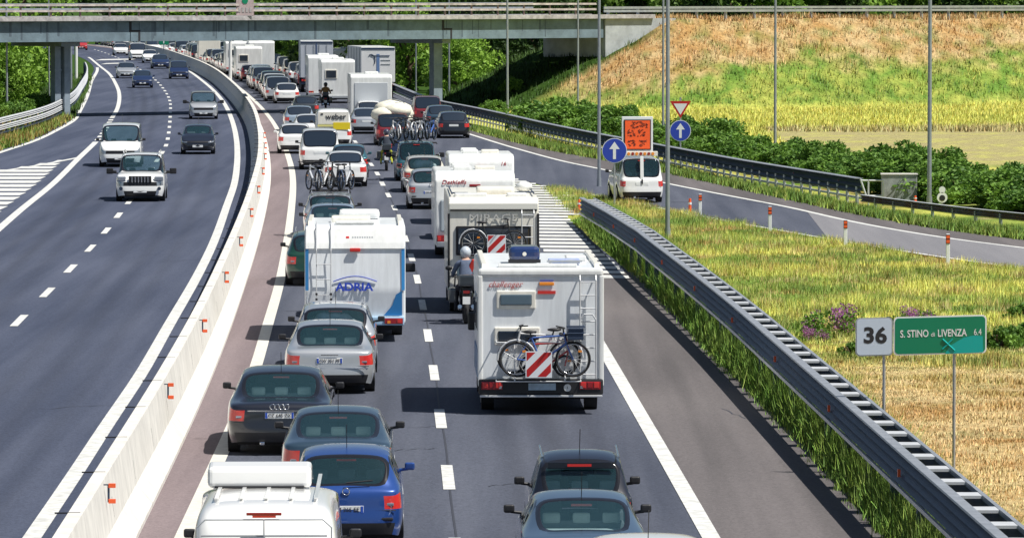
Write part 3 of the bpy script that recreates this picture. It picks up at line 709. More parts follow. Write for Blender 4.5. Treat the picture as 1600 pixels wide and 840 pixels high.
# ------------------------------------------------------------------ poles, signs, posts
def lamp(px, py, r=.085, h=13., lab='', m='pole', lean=0.):
    p = P(px, py); z0 = float(terr([p.x], [p.y])[0]); o = empty('lamp_post', (p.x, p.y, z0), 0, lab, 'lamp post', 'lighting columns along the motorway')
    MB().cyl((0, 0, 0), (lean*h, 0, h), r*1.1, 10, r*.7).build('column', M[m], o)
    MB().cyl((0, 0, 0), (0, 0, .35), r*1.45, 10, r*1.35).build('base', M[m], o)
    hd = MB(); hd.tube([(lean*h, 0, h-.1), (lean*h-.5, 0, h+.3), (lean*h-1.6, 0, h+.45)], r*.5, 8); hd.build('arm', M[m], o)
    MB().box((lean*h-1.9, 0, h+.45), (.7, .3, .12), bev=.04).build('lamp_head', M['galv'], o); return o
for px, py, r, lab, ln in ((11, 186, .065, 'tall grey lamp post at the far left before the green tree', 0), (77, 172, .055, 'slim grey lamp post in front of the twin bridge piers at left', -.002),
    (650, 143, .055, 'grey lamp post under the bridge left of the single pier', 0), (702, 163, .06, 'grey lamp post just right of the bridge pier', -.002), (793, 183, .075, 'grey lamp post at the foot of the embankment beside the abutment', -.002),
    (903, 199, .06, 'grey lamp post rising from the hedge left of the give way sign', 0), (1036, 243, .06, 'thinner grey lamp post just left of the give way sign behind the guardrail', 0), (1211, 254, .065, 'grey lamp post among bushes right of the give way sign', 0),
    (1452, 322, .078, 'grey lamp post beside the small concrete block at the right', 0), (936, 292, .068, 'thick grey lamp post at the nose of the tall guardrail beside the round blue sign', 0), (1043, 373, .072, 'thick grey lamp post standing in the grass right of the white service van', 0)):
    lamp(px, py, r, 13., lab, lean=ln)
for px, py, top, r, lab, mm_ in ((360, 140, 61, .13, 'thick white post standing on the median barrier before distant white motorhomes', 'polew'), (119, 128, 62, .15, 'white post left of the ramp under the bridge', 'polew'), (104, 150, 62, .10, 'slim grey post under the bridge right of the twin piers', 'pole'), (111, 146, 62, .10, 'slim grey post under the bridge next to the white post', 'pole')):
    p = P(px, py); h = H-(top-HZ)/F*p.y; o = empty('support_post', p, 0, lab, 'post'); MB().cyl((0, 0, 0), (0, 0, h), r, 10).build('column', M[mm_], o); MB().box((0, 0, h+.03), (r*2.6, r*2.6, .06)).build('cap', M[mm_], o)

def arrow_disc(o, z, r):
    MB().cyl((0, -.03, z), (0, -.05, z), r, 36).build('disc', M['signwhite'], o); MB().cyl((0, -.05, z), (0, -.056, z), r*.95, 36).build('blue_face', M['signblue'], o)
    MB().add([(x*r, -.060, z+y*r) for x, y in ((-.12, -.68), (.12, -.68), (.12, .12), (.42, .12), (0, .72), (-.42, .12), (-.12, .12))], [list(range(7))]).build('arrow', M['signwhite'], o)
p = P(960, 324); o = empty('direction_sign', p, 0, 'round blue sign with white up arrow at the guardrail nose beside the white service van', 'traffic sign')
s_ = 344/H; MB().cyl((0, 0, 0), (0, 0, 2.55), .035, 8).build('pole', M['galv'], o); arrow_disc(o, H-(235-HZ)/F*p.y, 19.5/F*p.y)
p = P(1063, 262); o = empty('give_way_sign', p, 0, 'red and white give way triangle above a round blue arrow sign on one pole', 'traffic sign')
zc = H-(204-HZ)/F*p.y; MB().cyl((0, 0, 0), (0, 0, zc+1.5), .04, 8).build('pole', M['galv'], o); arrow_disc(o, zc, 16.5/F*p.y)
zt = H-(169-HZ)/F*p.y
def tri(r, y, m, nm): MB().prism([(y, 0), (y-.01, 0)], 0, 1) if 0 else None
def trip(sc, y0, y1, m, nm):
    pts = [(-.55*sc, .42*sc*.9+0.0), (.55*sc, .42*sc*.9), (0, -.52*sc)]; pts = [(x, z+zt-.0+(.0)) for x, z in pts]
    MB().add([(x, y0, z) for x, z in pts]+[(x, y1, z) for x, z in pts], [[2, 1, 0], [3, 4, 5], [0, 1, 4, 3], [1, 2, 5, 4], [2, 0, 3, 5]]).build(nm, m, o)
trip(.86, -.045, -.03, M['signred'], 'red_border'); trip(.56, -.052, -.047, M['signwhite'], 'white_centre')
# motorway exit sign: 36 | S. STINO di LIVENZA 6.4
p1 = P(1383, 745); p2 = P(1493, 742); ang = 0.02
o = empty('distance_sign', (p1+p2)/2, 0, 'white 36 plate joined to green S. STINO di LIVENZA sign on two posts', 'traffic sign'); c = Vector(o.location); sc_ = p1.y/F
X_ = lambda px: (px-800)/F*c.y-c.x
Z_ = lambda py: H-(py-HZ)/F*c.y
for px, tpz in ((1383, 530), (1493, 525)): MB().cyl((X_(px), .06, 0), (X_(px), .06, Z_(tpz)), .026, 8).build('post', M['galv'], o)
zb = Z_(557); zt_ = Z_(497); xm = X_(1397)
tl = .03
def panel(x0, x1, m, nm, y=0., inset=0., slope=.026):
    z0 = lambda x: zb+(x-X_(1338))*slope; z1 = lambda x: zt_+(x-X_(1338))*slope
    n = []; r = .07-inset*.5; x0 += inset; x1 -= inset
    for (cx, cz, a0) in ((x1-r, 'b', -90), (x1-r, 't', 0), (x0+r, 't', 90), (x0+r, 'b', 180)):
        for k in range(5):
            a = R(a0+k*22.5); X = cx+r*math.cos(a); base = (z0(cx)+inset+r) if cz == 'b' else (z1(cx)-inset-r); n.append((X, base+r*math.sin(a)))
    k = len(n); MB().add([(x, y, z) for x, z in n]+[(x, y+.025, z) for x, z in n], [list(range(k)), list(range(k, 2*k))[::-1]]+[[i, i+k, (i+1) % k+k, (i+1) % k] for i in range(k)]).build(nm, m, o)
panel(X_(1338), xm-.01, M['trimg'], 'backing_plate'); panel(X_(1338), xm-.01, M['signgrey'], 'number_plate_face', -.004, .02)
panel(xm+.005, X_(1543), M['signwhite'], 'sign_border', -.002); panel(xm+.005, X_(1543), M['signgreen'], 'green_face', -.006, .022)
zc = (zb+zt_)/2
text('36', .36, M['ink'], 'lettering', o, ((X_(1338)+xm)/2+.01, -.0065, zc+.02), bold=.012, sx=1.1, ext=.001)
text('S. STINO', .17, M['signwhite'], 'lettering', o, (X_(1430), -.0095, zc+.055), (math.pi/2, -.026, 0), bold=.002, sx=.72, ext=.001)
text('di', .10, M['signwhite'], 'lettering', o, (X_(1459), -.0095, zc+.045), (math.pi/2, -.026, 0), ext=.001)
text('LIVENZA', .17, M['signwhite'], 'lettering', o, (X_(1489), -.0095, zc+.07), (math.pi/2, -.026, 0), bold=.002, sx=.72, ext=.001)
text('6.4', .15, M['signwhite'], 'lettering', o, (X_(1529), -.0095, zc+.085), (math.pi/2, -.026, 0), sx=.72, ext=.001)
tv = [(X_(1478), zb+.045), (X_(1538), zb+.07), (X_(1537), zc+.02), (X_(1524), zc+.035), (X_(1508), zc+.0), (X_(1498), zc-.06), (X_(1486), zc-.14)]
MB().add([(x, -.0085, z) for x, z in tv], [list(range(len(tv)))]).build('teal_patch', M['signteal'], o)
mbx = MB(); mbx.cyl((X_(1474), -.009, zb+.12), (X_(1490), -.009, zc-.03), .014, 5); mbx.cyl((X_(1474), -.009, zc-.03), (X_(1493), -.009, zb+.1), .016, 5); mbx.build('teal_mark', M['signteal'], o)
# delineator posts
for k, (px, py, tp_) in enumerate(((1094, 337, 303), (1203, 363, 322), (1321, 386, 343), (1481, 414, 365))):
    p = P(px, py); h = (py-tp_)/F*p.y
    o = empty('delineator_post', p, 0, ['white marker post with red and black top nearest the white service van', 'red-topped white marker post, second from the white service van along the ramp', 'red-topped white marker post, third from the white service van along the ramp', 'white marker post with red and black top, last before the right picture edge'][k], 'marker post', 'marker posts along the ramp')
    MB().box((0, 0, h*.5), (.11, .09, h), bev=.015).build('post_body', M['signwhite'], o)
    MB().box((0, -.0, h*.83), (.118, .1, h*.30), bev=.01).build('black_band', M['black'], o)
    for z in (.76, .90): MB().box((0, -.055, h*z), (.10, .012, h*.10)).build('reflector', M['orange'], o)
for k, (px, py, hh_, lab) in enumerate(((1078, 334, .55, 'short red marker stub in the grass beside the nearest marker post'), (905, 331, .45, 'short red marker stub on the hatched paint before the guardrail nose'), (1430, 318, .3, 'tiny orange marker at the foot of the small concrete block'))):
    p = P(px, py); o = empty('marker_stub', p, 0, lab, 'marker'); MB().cyl((0, 0, 0), (0, 0, hh_), .06, 8, .045).build('stub', M['orange'], o); MB().cyl((0, 0, hh_*.6), (0, 0, hh_*.75), .062, 8).build('band', M['signwhite'], o)
p = P(1405, 314); o = empty('concrete_block', p, -.05, 'stained grey rectangular concrete block behind the low guardrail', 'concrete block')
MB().box((0, .35, .5), (1.35, .7, 1.0), bev=.03).build('block', mat('block_concrete', (.40, .43, .42), .9, noise=.5, nscale=2.5), o)
MB().box((0, .35, 1.01), (1.41, .76, .05), bev=.01).build('cap', M['conc'], o)
p = P(1472, 330); o = empty('kilometre_marker', p, 0, 'small white marker plate with dark disc on a short post at the right', 'sign')
MB().cyl((0, 0, 0), (0, 0, .5), .03, 6).build('post', M['galv'], o); MB().cyl((0, -.02, .5), (0, -.04, .5), .19, 16).cyl((0, -.02, .78), (0, -.04, .78), .12, 16).build('plate', M['signwhite'], o); MB().cyl((0, -.04, .48), (0, -.048, .48), .11, 14).build('dark_disc', M['ink'], o)
# small green gantry panels beyond the bridge
for px, py, top, lab in ((256, 92, 59, 'small green road sign beyond the bridge over the red car'), (436, 110, 58, 'teal green road sign just beyond the bridge beside the distant motorhome')):
    p = P(px, py); o = empty('direction_board', p, 0, lab, 'traffic sign'); z1 = H-(top-HZ)/F*p.y
    MB().cyl((0, .06, 0), (0, .06, z1-.1), .06, 6).build('post', M['galv'], o); MB().box((0, 0, z1-.35), (1.1, .05, .9), bev=.01).build('panel', M['signgreen'], o); MB().add([(x, -.03, z1-.35+z) for x, z in ((-.06, -.3), (.06, -.3), (.06, .1), (.18, .1), (0, .32), (-.18, .1), (-.06, .1))], [list(range(7))]).build('arrow', M['signwhite'], o)

# ------------------------------------------------------------------ trees, bushes
def leafcloud(centres, radii, nleaf, size, m, name, parent, squash=1., sun_bias=0):
    C = []; 
    for c, r in zip(centres, radii):
        d = rng.normal(size=(nleaf, 3)); d /= np.linalg.norm(d, axis=1)[:, None]; rr = r*(.45+.6*rng.random(nleaf)**.6)
        C.append(np.array(c)+d*rr[:, None]*np.array((1, 1, squash)))
    C = np.concatenate(C); N = len(C); a = rng.normal(size=(N, 3)); a /= np.linalg.norm(a, axis=1)[:, None]; b = rng.normal(size=(N, 3)); b -= (b*a).sum(1)[:, None]*a; b /= np.linalg.norm(b, axis=1)[:, None]
    s = size*rng.uniform(.6, 1.4, N)[:, None]; V = np.stack([C-a*s, C-b*s*.5, C+a*s, C+b*s*.5], 1)
    C = np.repeat(C, 1, 0); me = bpy.data.meshes.new(name); me.vertices.add(N*4); me.vertices.foreach_set('co', V.ravel()); me.loops.add(N*4); me.loops.foreach_set('vertex_index', np.arange(N*4)); me.polygons.add(N); me.polygons.foreach_set('loop_start', np.arange(0, N*4, 4)); me.update()
    cl = np.repeat(rng.uniform(0, .55, len(centres)), nleaf)+rng.uniform(0, .45, N)
    at = me.attributes.new('rnd', 'FLOAT', 'POINT'); at.data.foreach_set('value', np.repeat(cl, 4).astype(np.float32))
    me.materials.append(m); o = bpy.data.objects.new(name, me); COL.objects.link(o); o.parent = parent; return o
def tree(h, r, m, nc=42, nl=130, sz=.3, low=.2):
    o = empty('tree'); tr = MB(); tr.cyl((0, 0, 0), (0, 0, h*.45), h*.025+.06, 10, h*.018+.03); tips = []
    for k in range(7):
        a = k*2.4; b = Vector((math.cos(a)*r*.55, math.sin(a)*r*.55, h*random.uniform(.5, .85))); tr.cyl((0, 0, h*random.uniform(.2, .43)), b, h*.012+.03, 6, .03)
    tr.build('trunk', M['trunk'], o); cs = []; rs = []
    for k in range(nc):
        a = rng.uniform(0, 6.28); z = rng.uniform(low, 1.); rad = r*math.sqrt(max(.05, 1-((z-.5*(1+low)+.05)/(.5*(1-low)+.1))**2))*rng.random()**.5; cs.append((math.cos(a)*rad, math.sin(a)*rad, z*h*.93)); rs.append(rng.uniform(.16, .30)*r+.25)
    leafcloud(cs, rs, nl, sz, m, 'crown', o, .8); return o
def bush(r, h, m, nc=26, nl=190, sz=.09):
    o = empty('bush'); tr = MB()
    for k in range(5): tr.cyl((0, 0, 0), (math.cos(k*1.3)*r*.5, math.sin(k*1.3)*r*.5, h*.7), .04, 5, .02)
    tr.build('stem', M['trunk'], o); cs = []; rs = []
    for k in range(nc):
        a = rng.uniform(0, 6.28); z = rng.random()**.8; rad = r*.85*math.sqrt(1-z*z*.8)*rng.random()**.5; cs.append((math.cos(a)*rad, math.sin(a)*rad, .15*h+z*h*.7)); rs.append(rng.uniform(.22, .34)*min(r, h))
    leafcloud(cs, rs, nl, sz, m, 'foliage', o, .85); return o
TP = [tree(12, 4.5, M['leafA']), tree(10, 4., M['leafB'], low=.05), tree(14, 4.5, M['leafD'], low=.05), tree(7, 3.6, M['leafB'], 46, 150, .22, .02)]
used = set()
def put(proto, x, y, s=1., rz=None, label='', cat='tree', group=None, name=None, sz=None):
    o = proto if proto not in used else copy_tree(proto); used.add(proto)
    o.location = (x, y, float(terr([x], [y])[0])-.05); o.scale = (s, s, sz or s); o.rotation_euler = (0, 0, random.uniform(0, 6.28) if rz is None else rz)
    if name: o.name = name
    return tag(o, label, cat, group)
# big green tree at the left
put(TP[3], P(-5, 165).x, 352, 1.1, 0, 'bright green sunlit tree at the left edge under the bridge deck'); put(TP[3], P(42, 158).x, 362, .8, 1, 'rounded bright green tree next to the twin bridge piers at left')
put(TP[3], P(30, 172).x, 345, .55, 2, 'low bright green bushy tree behind the left guardrail')
# behind right of bridge, visible under deck
for px, Y, i, s, lab in ((640, 420, 1, .75, 'light green tree under the bridge left of the pier'), (668, 440, 2, .8, 'dark tree behind the bridge pier'), (712, 384, 3, .62, 'bright feathery tree just right of the bridge pier'), (733, 390, 3, .62, 'bright green shrub tree under the bridge deck right of the lamp post'), (760, 412, 2, .7, 'dark tree in the shade below the bridge'), (800, 395, 2, .6, 'dark tree behind the embankment toe under the bridge'), (850, 400, 2, .65, 'dark tree close to the abutment under the bridge'), (560, 470, 1, .9, 'green tree above the white box truck beyond the bridge'), (600, 450, 0, .8, 'mid green tree behind the patterned trailer beyond the bridge'), (470, 520, 1, .9, 'green tree beyond the bridge above the grey lorry'), (440, 560, 0, .9, 'green tree beyond the bridge right of the distant motorhomes'), (528, 500, 2, .8, 'dark tree beyond the bridge between the two lorries')):
    put(TP[i], (px-800)/F*Y, Y, s, None, lab)
k = 0
for px in range(-60, 1700, 75):
    Y = 470+random.uniform(-20, 40) if (px > 470 or px < 30) else 930+random.uniform(-40, 60)
    s = (1.0 if Y < 700 else 2.0)*random.uniform(.95, 1.25); i = k % 3
    put(TP[i], (px-800)/F*Y, Y, s, None, ['mid green', 'light green', 'dark green'][i]+' tree, '+ordn(k+1)+' from the left in the tall belt behind the bridge road', 'tree', 'trees in the belt behind the bridge road'); k += 1
kk = 0
for px in range(900, 1650, 58):
    Y = 425+random.uniform(-10, 10); i = (k*2) % 3
    put(TP[i], (px-800)/F*Y+1, Y, random.uniform(.75, .95), None, ['mid green', 'light green', 'dark green'][i]+' tree, '+ordn(kk+1)+' from the left in the near belt behind the embankment guardrail', 'tree', 'trees behind the embankment guardrail'); k += 1; kk += 1
BP = [bush(1.5, 1.6, M['hedge']), bush(1.3, 1.4, M['hedge']), bush(1.7, 1.9, M['hedge'])]
hx = [(845, 205, 1.15), (868, 210, 1.2), (890, 214, 1.1), (925, 217, .9), (950, 221, .9), (975, 226, .85), (1000, 231, .85), (1025, 236, .85), (1052, 242, .95), (1080, 247, .95), (1108, 252, .9), (1136, 256, .9), (1166, 262, .85), (1196, 267, .8), (1226, 272, .85), (1250, 276, .9), (1275, 281, .75), (1300, 285, .75), (1330, 290, .8), (1362, 294, .95), (1392, 297, .95), (1420, 303, .95), (1450, 308, .85), (1480, 313, .9), (1510, 317, .9), (1542, 323, .85), (1574, 328, .9), (1606, 333, .9), (1636, 337, .9)]
for k, (px, py, s) in enumerate(hx):
    s *= 1.12; hz_ = s*.80
    p = P(px, py+2); q = put(BP[k % 3], p.x, p.y+1.2, s*random.uniform(1.1, 1.25), None, 'rounded green bush, '+ordn(k+1)+' from the left in the front row of the hedge', 'bush', 'bushes of the hedge behind the ramp guardrail', 'bush', hz_*random.uniform(.9, 1.05))
    if k % 2 == 0: put(BP[(k+1) % 3], p.x+.6, p.y+3.4, s*random.uniform(.95, 1.1), None, 'rounded green bush, '+ordn(k//2+1)+' from the left in the back row of the hedge', 'bush', 'bushes of the hedge behind the ramp guardrail', 'bush')
for k, (px, py) in enumerate(((800, 170), (815, 160), (770, 184))):
    p = P(px, py); put(BP[k % 3], p.x, p.y, .6, None, 'small bright bush at the embankment foot by the bridge, '+['right of the grey lamp post', 'farthest right', 'left of the grey lamp post'][k], 'bush', 'small bushes at the embankment foot', 'bush')
PB = empty('flowering_bush'); leafcloud([(rng.uniform(-.4, .4), rng.uniform(-.3, .3), rng.uniform(.3, .7)) for _ in range(12)], [.16]*12, 60, .03, M['petal'], 'blossom', PB); leafcloud([(rng.uniform(-.5, .5), rng.uniform(-.3, .3), rng.uniform(.05, .4)) for _ in range(12)], [.22]*12, 90, .04, M['hedge'], 'foliage', PB)
for k, (px, py, s, lab) in enumerate(((1300, 527, 1.15, 'purple flowering bush in the grass left of the 36 sign'), (1272, 535, .6, 'small purple flowering clump beside the guardrail left of the 36 sign'), (1433, 512, .8, 'purple flowering bush peeking over the green distance sign'))):
    p = P(px, py); put(PB, p.x, p.y, s, None, lab, 'bush', None, 'flowering_bush')
for k, (px, py, s) in enumerate(((8, 196, .8), (30, 190, .9), (52, 186, .8), (96, 170, .5))):
    p = P(px, py); put(BP[k % 3], p.x, p.y+4, s, None, 'green bush behind the left guardrail, '+ordn(k+1)+' from the left picture edge', 'bush', 'bushes behind the left guardrail', 'bush')
GBsh = bush(.5, .5, M['hedge'], 12, 160, .045)
for k, (px, py, s) in enumerate(((1560, 545, 1.1), (1595, 540, 1.2), (1450, 520, .9), (1330, 555, .7), (1395, 520, .8), (1590, 500, .9))):
    p = P(px, py); put(GBsh, p.x, p.y, s, None, 'low green weed clump, '+['right of the green sign', 'right of the sign at the picture edge', 'just above the green sign', 'left of the 36 plate', 'just above the 36 plate', 'by the ramp line at the right edge'][k], 'bush', 'weed clumps in the dry grass field', 'weed_clump')
# ------------------------------------------------------------------ vehicles
PM = {}
for nm, c, mt in (('white', (.80, .80, .78), 0), ('silver', (.50, .52, .54), .45), ('black', (.012, .014, .022), .0), ('navy', (.015, .03, .09), .2), ('blue', (.02, .07, .28), .3), ('bluegrey', (.05, .09, .13), .5),
                  ('green', (.01, .055, .035), .2), ('darkred', (.18, .012, .018), .2), ('red', (.42, .03, .025), 0), ('grey', (.20, .22, .24), .5), ('darkgrey', (.05, .06, .07), .4), ('paleblue', (.36, .44, .52), .4), ('teal', (.04, .13, .16), .4), ('cream', (.62, .58, .48), 0), ('steelblue', (.10, .16, .24), .5)):
    PM[nm] = paint(nm, c, mt, .32 if mt else .3)

def kind_has_rear(S): return not S.get('norear')
def build_car(name, S, col, detail=1):
    """S: dict L W H r yr yf belt top=[(y,z,roof)]*11 rw ws tuck"""
    root = empty(name); L, W, Hh = S['L'], S['W'], S['H']; w2 = W/2; T = S['top']; sill = .22; wr = S['r']
    r5, r6 = S.get('r5', .73), S.get('r6', .50); belt = S['belt']
    yl = [0., .14, S['yr']-.42, S['yr'], S['yr']+.42, (S['yr']+S['yf'])/2, S['yf']-.42, S['yf'], S['yf']+.42, L-.16, L]
    tp = S.get('taper', [.90, .975, 1, 1, 1, 1, 1, 1, .99, .95, .84])
    B = bmesh.new(); G = [[None]*15 for _ in range(11)]
    for c in range(11):
        yt, zt, rf = T[c]; k = tp[c]; b = min(belt, zt-.07) if not rf else belt
        arch = c in (3, 7)
        rows = [(.93, yl[c], wr*2+.10 if arch else sill), (.99, yl[c], wr*2+.16 if arch else .40), (1., yl[c], wr*2+.2 if arch else .62), (.965, yl[c], b), (.925, yl[c]*.45+yt*.55 if rf else yl[c]*.7+yt*.3, b+.04)]
        if c in (0, 10): rows[0] = (.9, yl[c], .26); rows[1] = (.97, yl[c], .42)
        if rf: rows += [(r5, yt, zt-.065), (r6, yt, zt-.012), (0, yt, zt)]
        else: rows += [(.70 if not S.get('boxy') else .80, yt, zt-.012), (.42, yt, zt), (0, yt, zt+.012)]
        for r_, (x, y_, z) in enumerate(rows):
            y_ = y_-L/2
            if r_ == 7: G[c][7] = B.verts.new((0, y_, z))
            else: G[c][r_] = B.verts.new((x*w2*k, y_, z)); G[c][14-r_] = B.verts.new((-x*w2*k, y_, z))
    fc = {}
    for c in range(10):
        for r_ in range(14):
            f = B.faces.new((G[c][r_], G[c][r_+1], G[c+1][r_+1], G[c+1][r_])); fc[c, r_] = f; f.material_index = 0
    caps = {}
    for c, sg_ in ((0, -1), (10, 1)):
        g = G[c]; xs = [g[4].co.x, g[5].co.x, g[6].co.x, 0]; xs = xs+[-x for x in xs[:3]][::-1]
        grid = []
        for r_ in range(4):
            z = g[r_].co.z; row = [g[r_]]
            for j in range(1, 6): row.append(B.verts.new((xs[j]*(g[r_].co.x/g[4].co.x), g[r_].co.y+sg_*(.07-.05*abs(j-3)/3+(.05 if r_ in (1,) else 0)), z)))
            row.append(g[14-r_]); grid.append(row)
        grid.append([g[4], g[5], g[6], g[7], g[8], g[9], g[10]])
        for r_ in range(4):
            for j in range(6):
                f = B.faces.new((grid[r_][j], grid[r_][j+1], grid[r_+1][j+1], grid[r_+1][j])); caps[c, r_, j] = f
    # lights
    tlr = S.get('tl', (2,))
    for r_ in tlr:
        for j in (0, 5): caps[0, r_, j].material_index = 4
    if 2 in tlr: fc[0, 2].material_index = 4; fc[0, 11].material_index = 4
    for j in (0, 5): caps[10, 2, j].material_index = 5
    fc[9, 2].material_index = 5; fc[9, 11].material_index = 5
    for j in (1, 2, 3, 4): caps[10, 2, j].material_index = 6
    for j in (1, 2, 3, 4): caps[10, 0, j].material_index = 6
    if S.get('lowblack', 1):
        for j in range(6): caps[0, 0, j].material_index = 6
    bmesh.ops.recalc_face_normals(B, faces=B.faces)
    cr = B.edges.layers.float.new('crease_edge')
    def inset(fs, th, mi, dep=-.012, c_=.88):
        rs = bmesh.ops.inset_region(B, faces=fs, thickness=th, depth=dep, use_even_offset=True)
        for f in rs['faces']: f.material_index = 7
        for f in fs:
            f.material_index = mi
        fsS = set(fs)
        for f in fs:
            for e in f.edges:
                if any(g_ not in fsS for g_ in e.link_faces): e[cr] = c_
    rw, ws = S['rw'], S['ws']
    if not S.get('norear'): inset([fc[rw, r_] for r_ in (5, 6, 7, 8)], S.get('rin', .036), 2)
    inset([fc[ws, r_] for r_ in (5, 6, 7, 8)], .04, 3)
    for c in range(rw+1 if not S.get('sidefrom') else S['sidefrom'], ws+1):
        for r_ in (4, 9):
            try: inset([fc[c, r_]], .035, 1, -.008)
            except Exception: pass
    for c in range(10):
        for r_ in (3, 11):
            for e in fc[c, r_].edges:
                if abs(e.verts[0].co.z-e.verts[1].co.z) < .12 and e[cr] < .2 and abs(e.verts[0].co.y-e.verts[1].co.y) > .05: e[cr] = .25
    me = subd(B, 2, [M['black']]*8)
    gl = M['glass'] if detail else M['glassB']
    grp = [('body', lambda m, c: m == 0, PM[col]), ('side_window', lambda m, c: m == 1 and c.x < 0, gl), ('side_window', lambda m, c: m == 1 and c.x > 0, gl), ('rear_window', lambda m, c: m == 2, gl), ('windscreen', lambda m, c: m == 3, gl),
           ('tail_light', lambda m, c: m == 4 and c.x < 0, M['red']), ('tail_light', lambda m, c: m == 4 and c.x > 0, M['red']), ('headlight', lambda m, c: m == 5 and c.x < 0, M['clear']), ('headlight', lambda m, c: m == 5 and c.x > 0, M['clear']),
           ('window_trim', lambda m, c: m == 7, M['trimb']), ('grille', lambda m, c: m == 6 and c.y > 0, M['black']), ('lower_bumper', lambda m, c: m == 6 and c.y < 0, M['black'])]
    split_mesh(me, grp, root)
    # underbody, wheels
    MB().box((0, 0, .32), (W*.80, L*.93, .24)).build('underbody', M['dark'], root)
    ub = MB()
    for c in range(1): ub.box((0, 0, .5), (W*.74, L*.80, .2))
    ub.build('floor', M['dark'], root)
    for y_ in (S['yr'], S['yf']):
        for sx in (-1, 1):
            wh = MB().cyl((sx*(w2-.21), y_-L/2, wr), (sx*(w2-.01), y_-L/2, wr), wr, 20).build('wheel', M['rubber'], root)
            MB().cyl((sx*(w2-.03), y_-L/2, wr), (sx*(w2-.002), y_-L/2, wr), wr*.62, 14).build('rim', M['rim'], wh)
    # mirrors
    ym = T[ws+1][0]-L/2-.28
    for sx in (-1, 1):
        q = MB().box((sx*(w2+.085), ym, belt+.09), (.15, .08, .115), bev=.035, seg=3); q.cyl((sx*(w2*.90), ym+.03, belt+.03), (sx*(w2+.06), ym+.01, belt+.05), .025, 6); q.build('mirror', M['black'] if S.get('bm', 1) else PM[col], root)
    # plates
    zp = S.get('zp', .72); yb = -L/2-.062
    MB().box((0, yb+S.get('dyp', .0), zp), (.50, .02, .11), bev=.004).build('number_plate', M['plate'], root)
    MB().box((0, L/2+.085, .42), (.50, .02, .11), bev=.004).build('number_plate', M['plate'], root)
    if detail:
        rwy, rwz, _ = T[rw+1]
        MB().box((0, rwy-L/2-S.get('cs', .02), rwz-S.get('csz', .085)), (.28, .02, .03)).build('brake_light', M['red'], root)
        if S.get('ant'): MB().cyl((0, T[3][0]-L/2+.1, T[3][1]-.01), (0, T[3][0]-L/2-.12, T[3][1]+.35), .006, 5).build('antenna', M['black'], root)
        for sx in (-1, 1): MB().box((sx*w2*.76, -L/2+.005, .69), (.11, .07, .045), bev=.012).build('reversing_lens', M['clear'], root)
        if kind_has_rear(S):
            q = MB(); xs_ = [-.86, -.5, 0, .5, .86]; q.tube([(x*w2, -L/2-.065+.055*abs(x)**2, .605) for x in xs_], .007, 4); q.build('boot_seam', M['black'], root)
        # interior
        for sx in (-1, 1):
            MB().box((sx*.36, L*.04, .78), (.46, .16, .62), rot=(-.15, 0, 0), bev=.06).box((sx*.36, L*.04-.03, 1.14), (.24, .09, .19), bev=.04).build('front_seat', M['seat'], root)
        ry = (T[rw+1][0]+.15)-L/2 if S['rw'] > 1 else S['yr']-L/2+.1
        MB().box((0, ry, .72), (W*.68, .16, .55), rot=(-.18, 0, 0), bev=.05).build('rear_seat', M['seat'], root)
        if S['rw'] > 1: MB().box((0, (T[S['rw']][0]+T[rw+1][0])/2-L/2, belt-.02), (W*.66, T[rw+1][0]-T[S['rw']][0], .02)).build('parcel_shelf', M['seatL'], root)
        for sx in (-1, 0, 1): MB().box((sx*.40, ry-.02, 1.03), (.24, .09, .15), bev=.04).build('headrest', M['seatL'], root)
        MB().box((0, T[ws+1][0]-L/2-.25, .9), (W*.7, .3, .12), bev=.03).build('dashboard', M['black'], root)
        MB().box((-.3, -L/2-.03, .24), (.09, .16, .06), bev=.02).build('exhaust', M['chrome'], root)
    return root

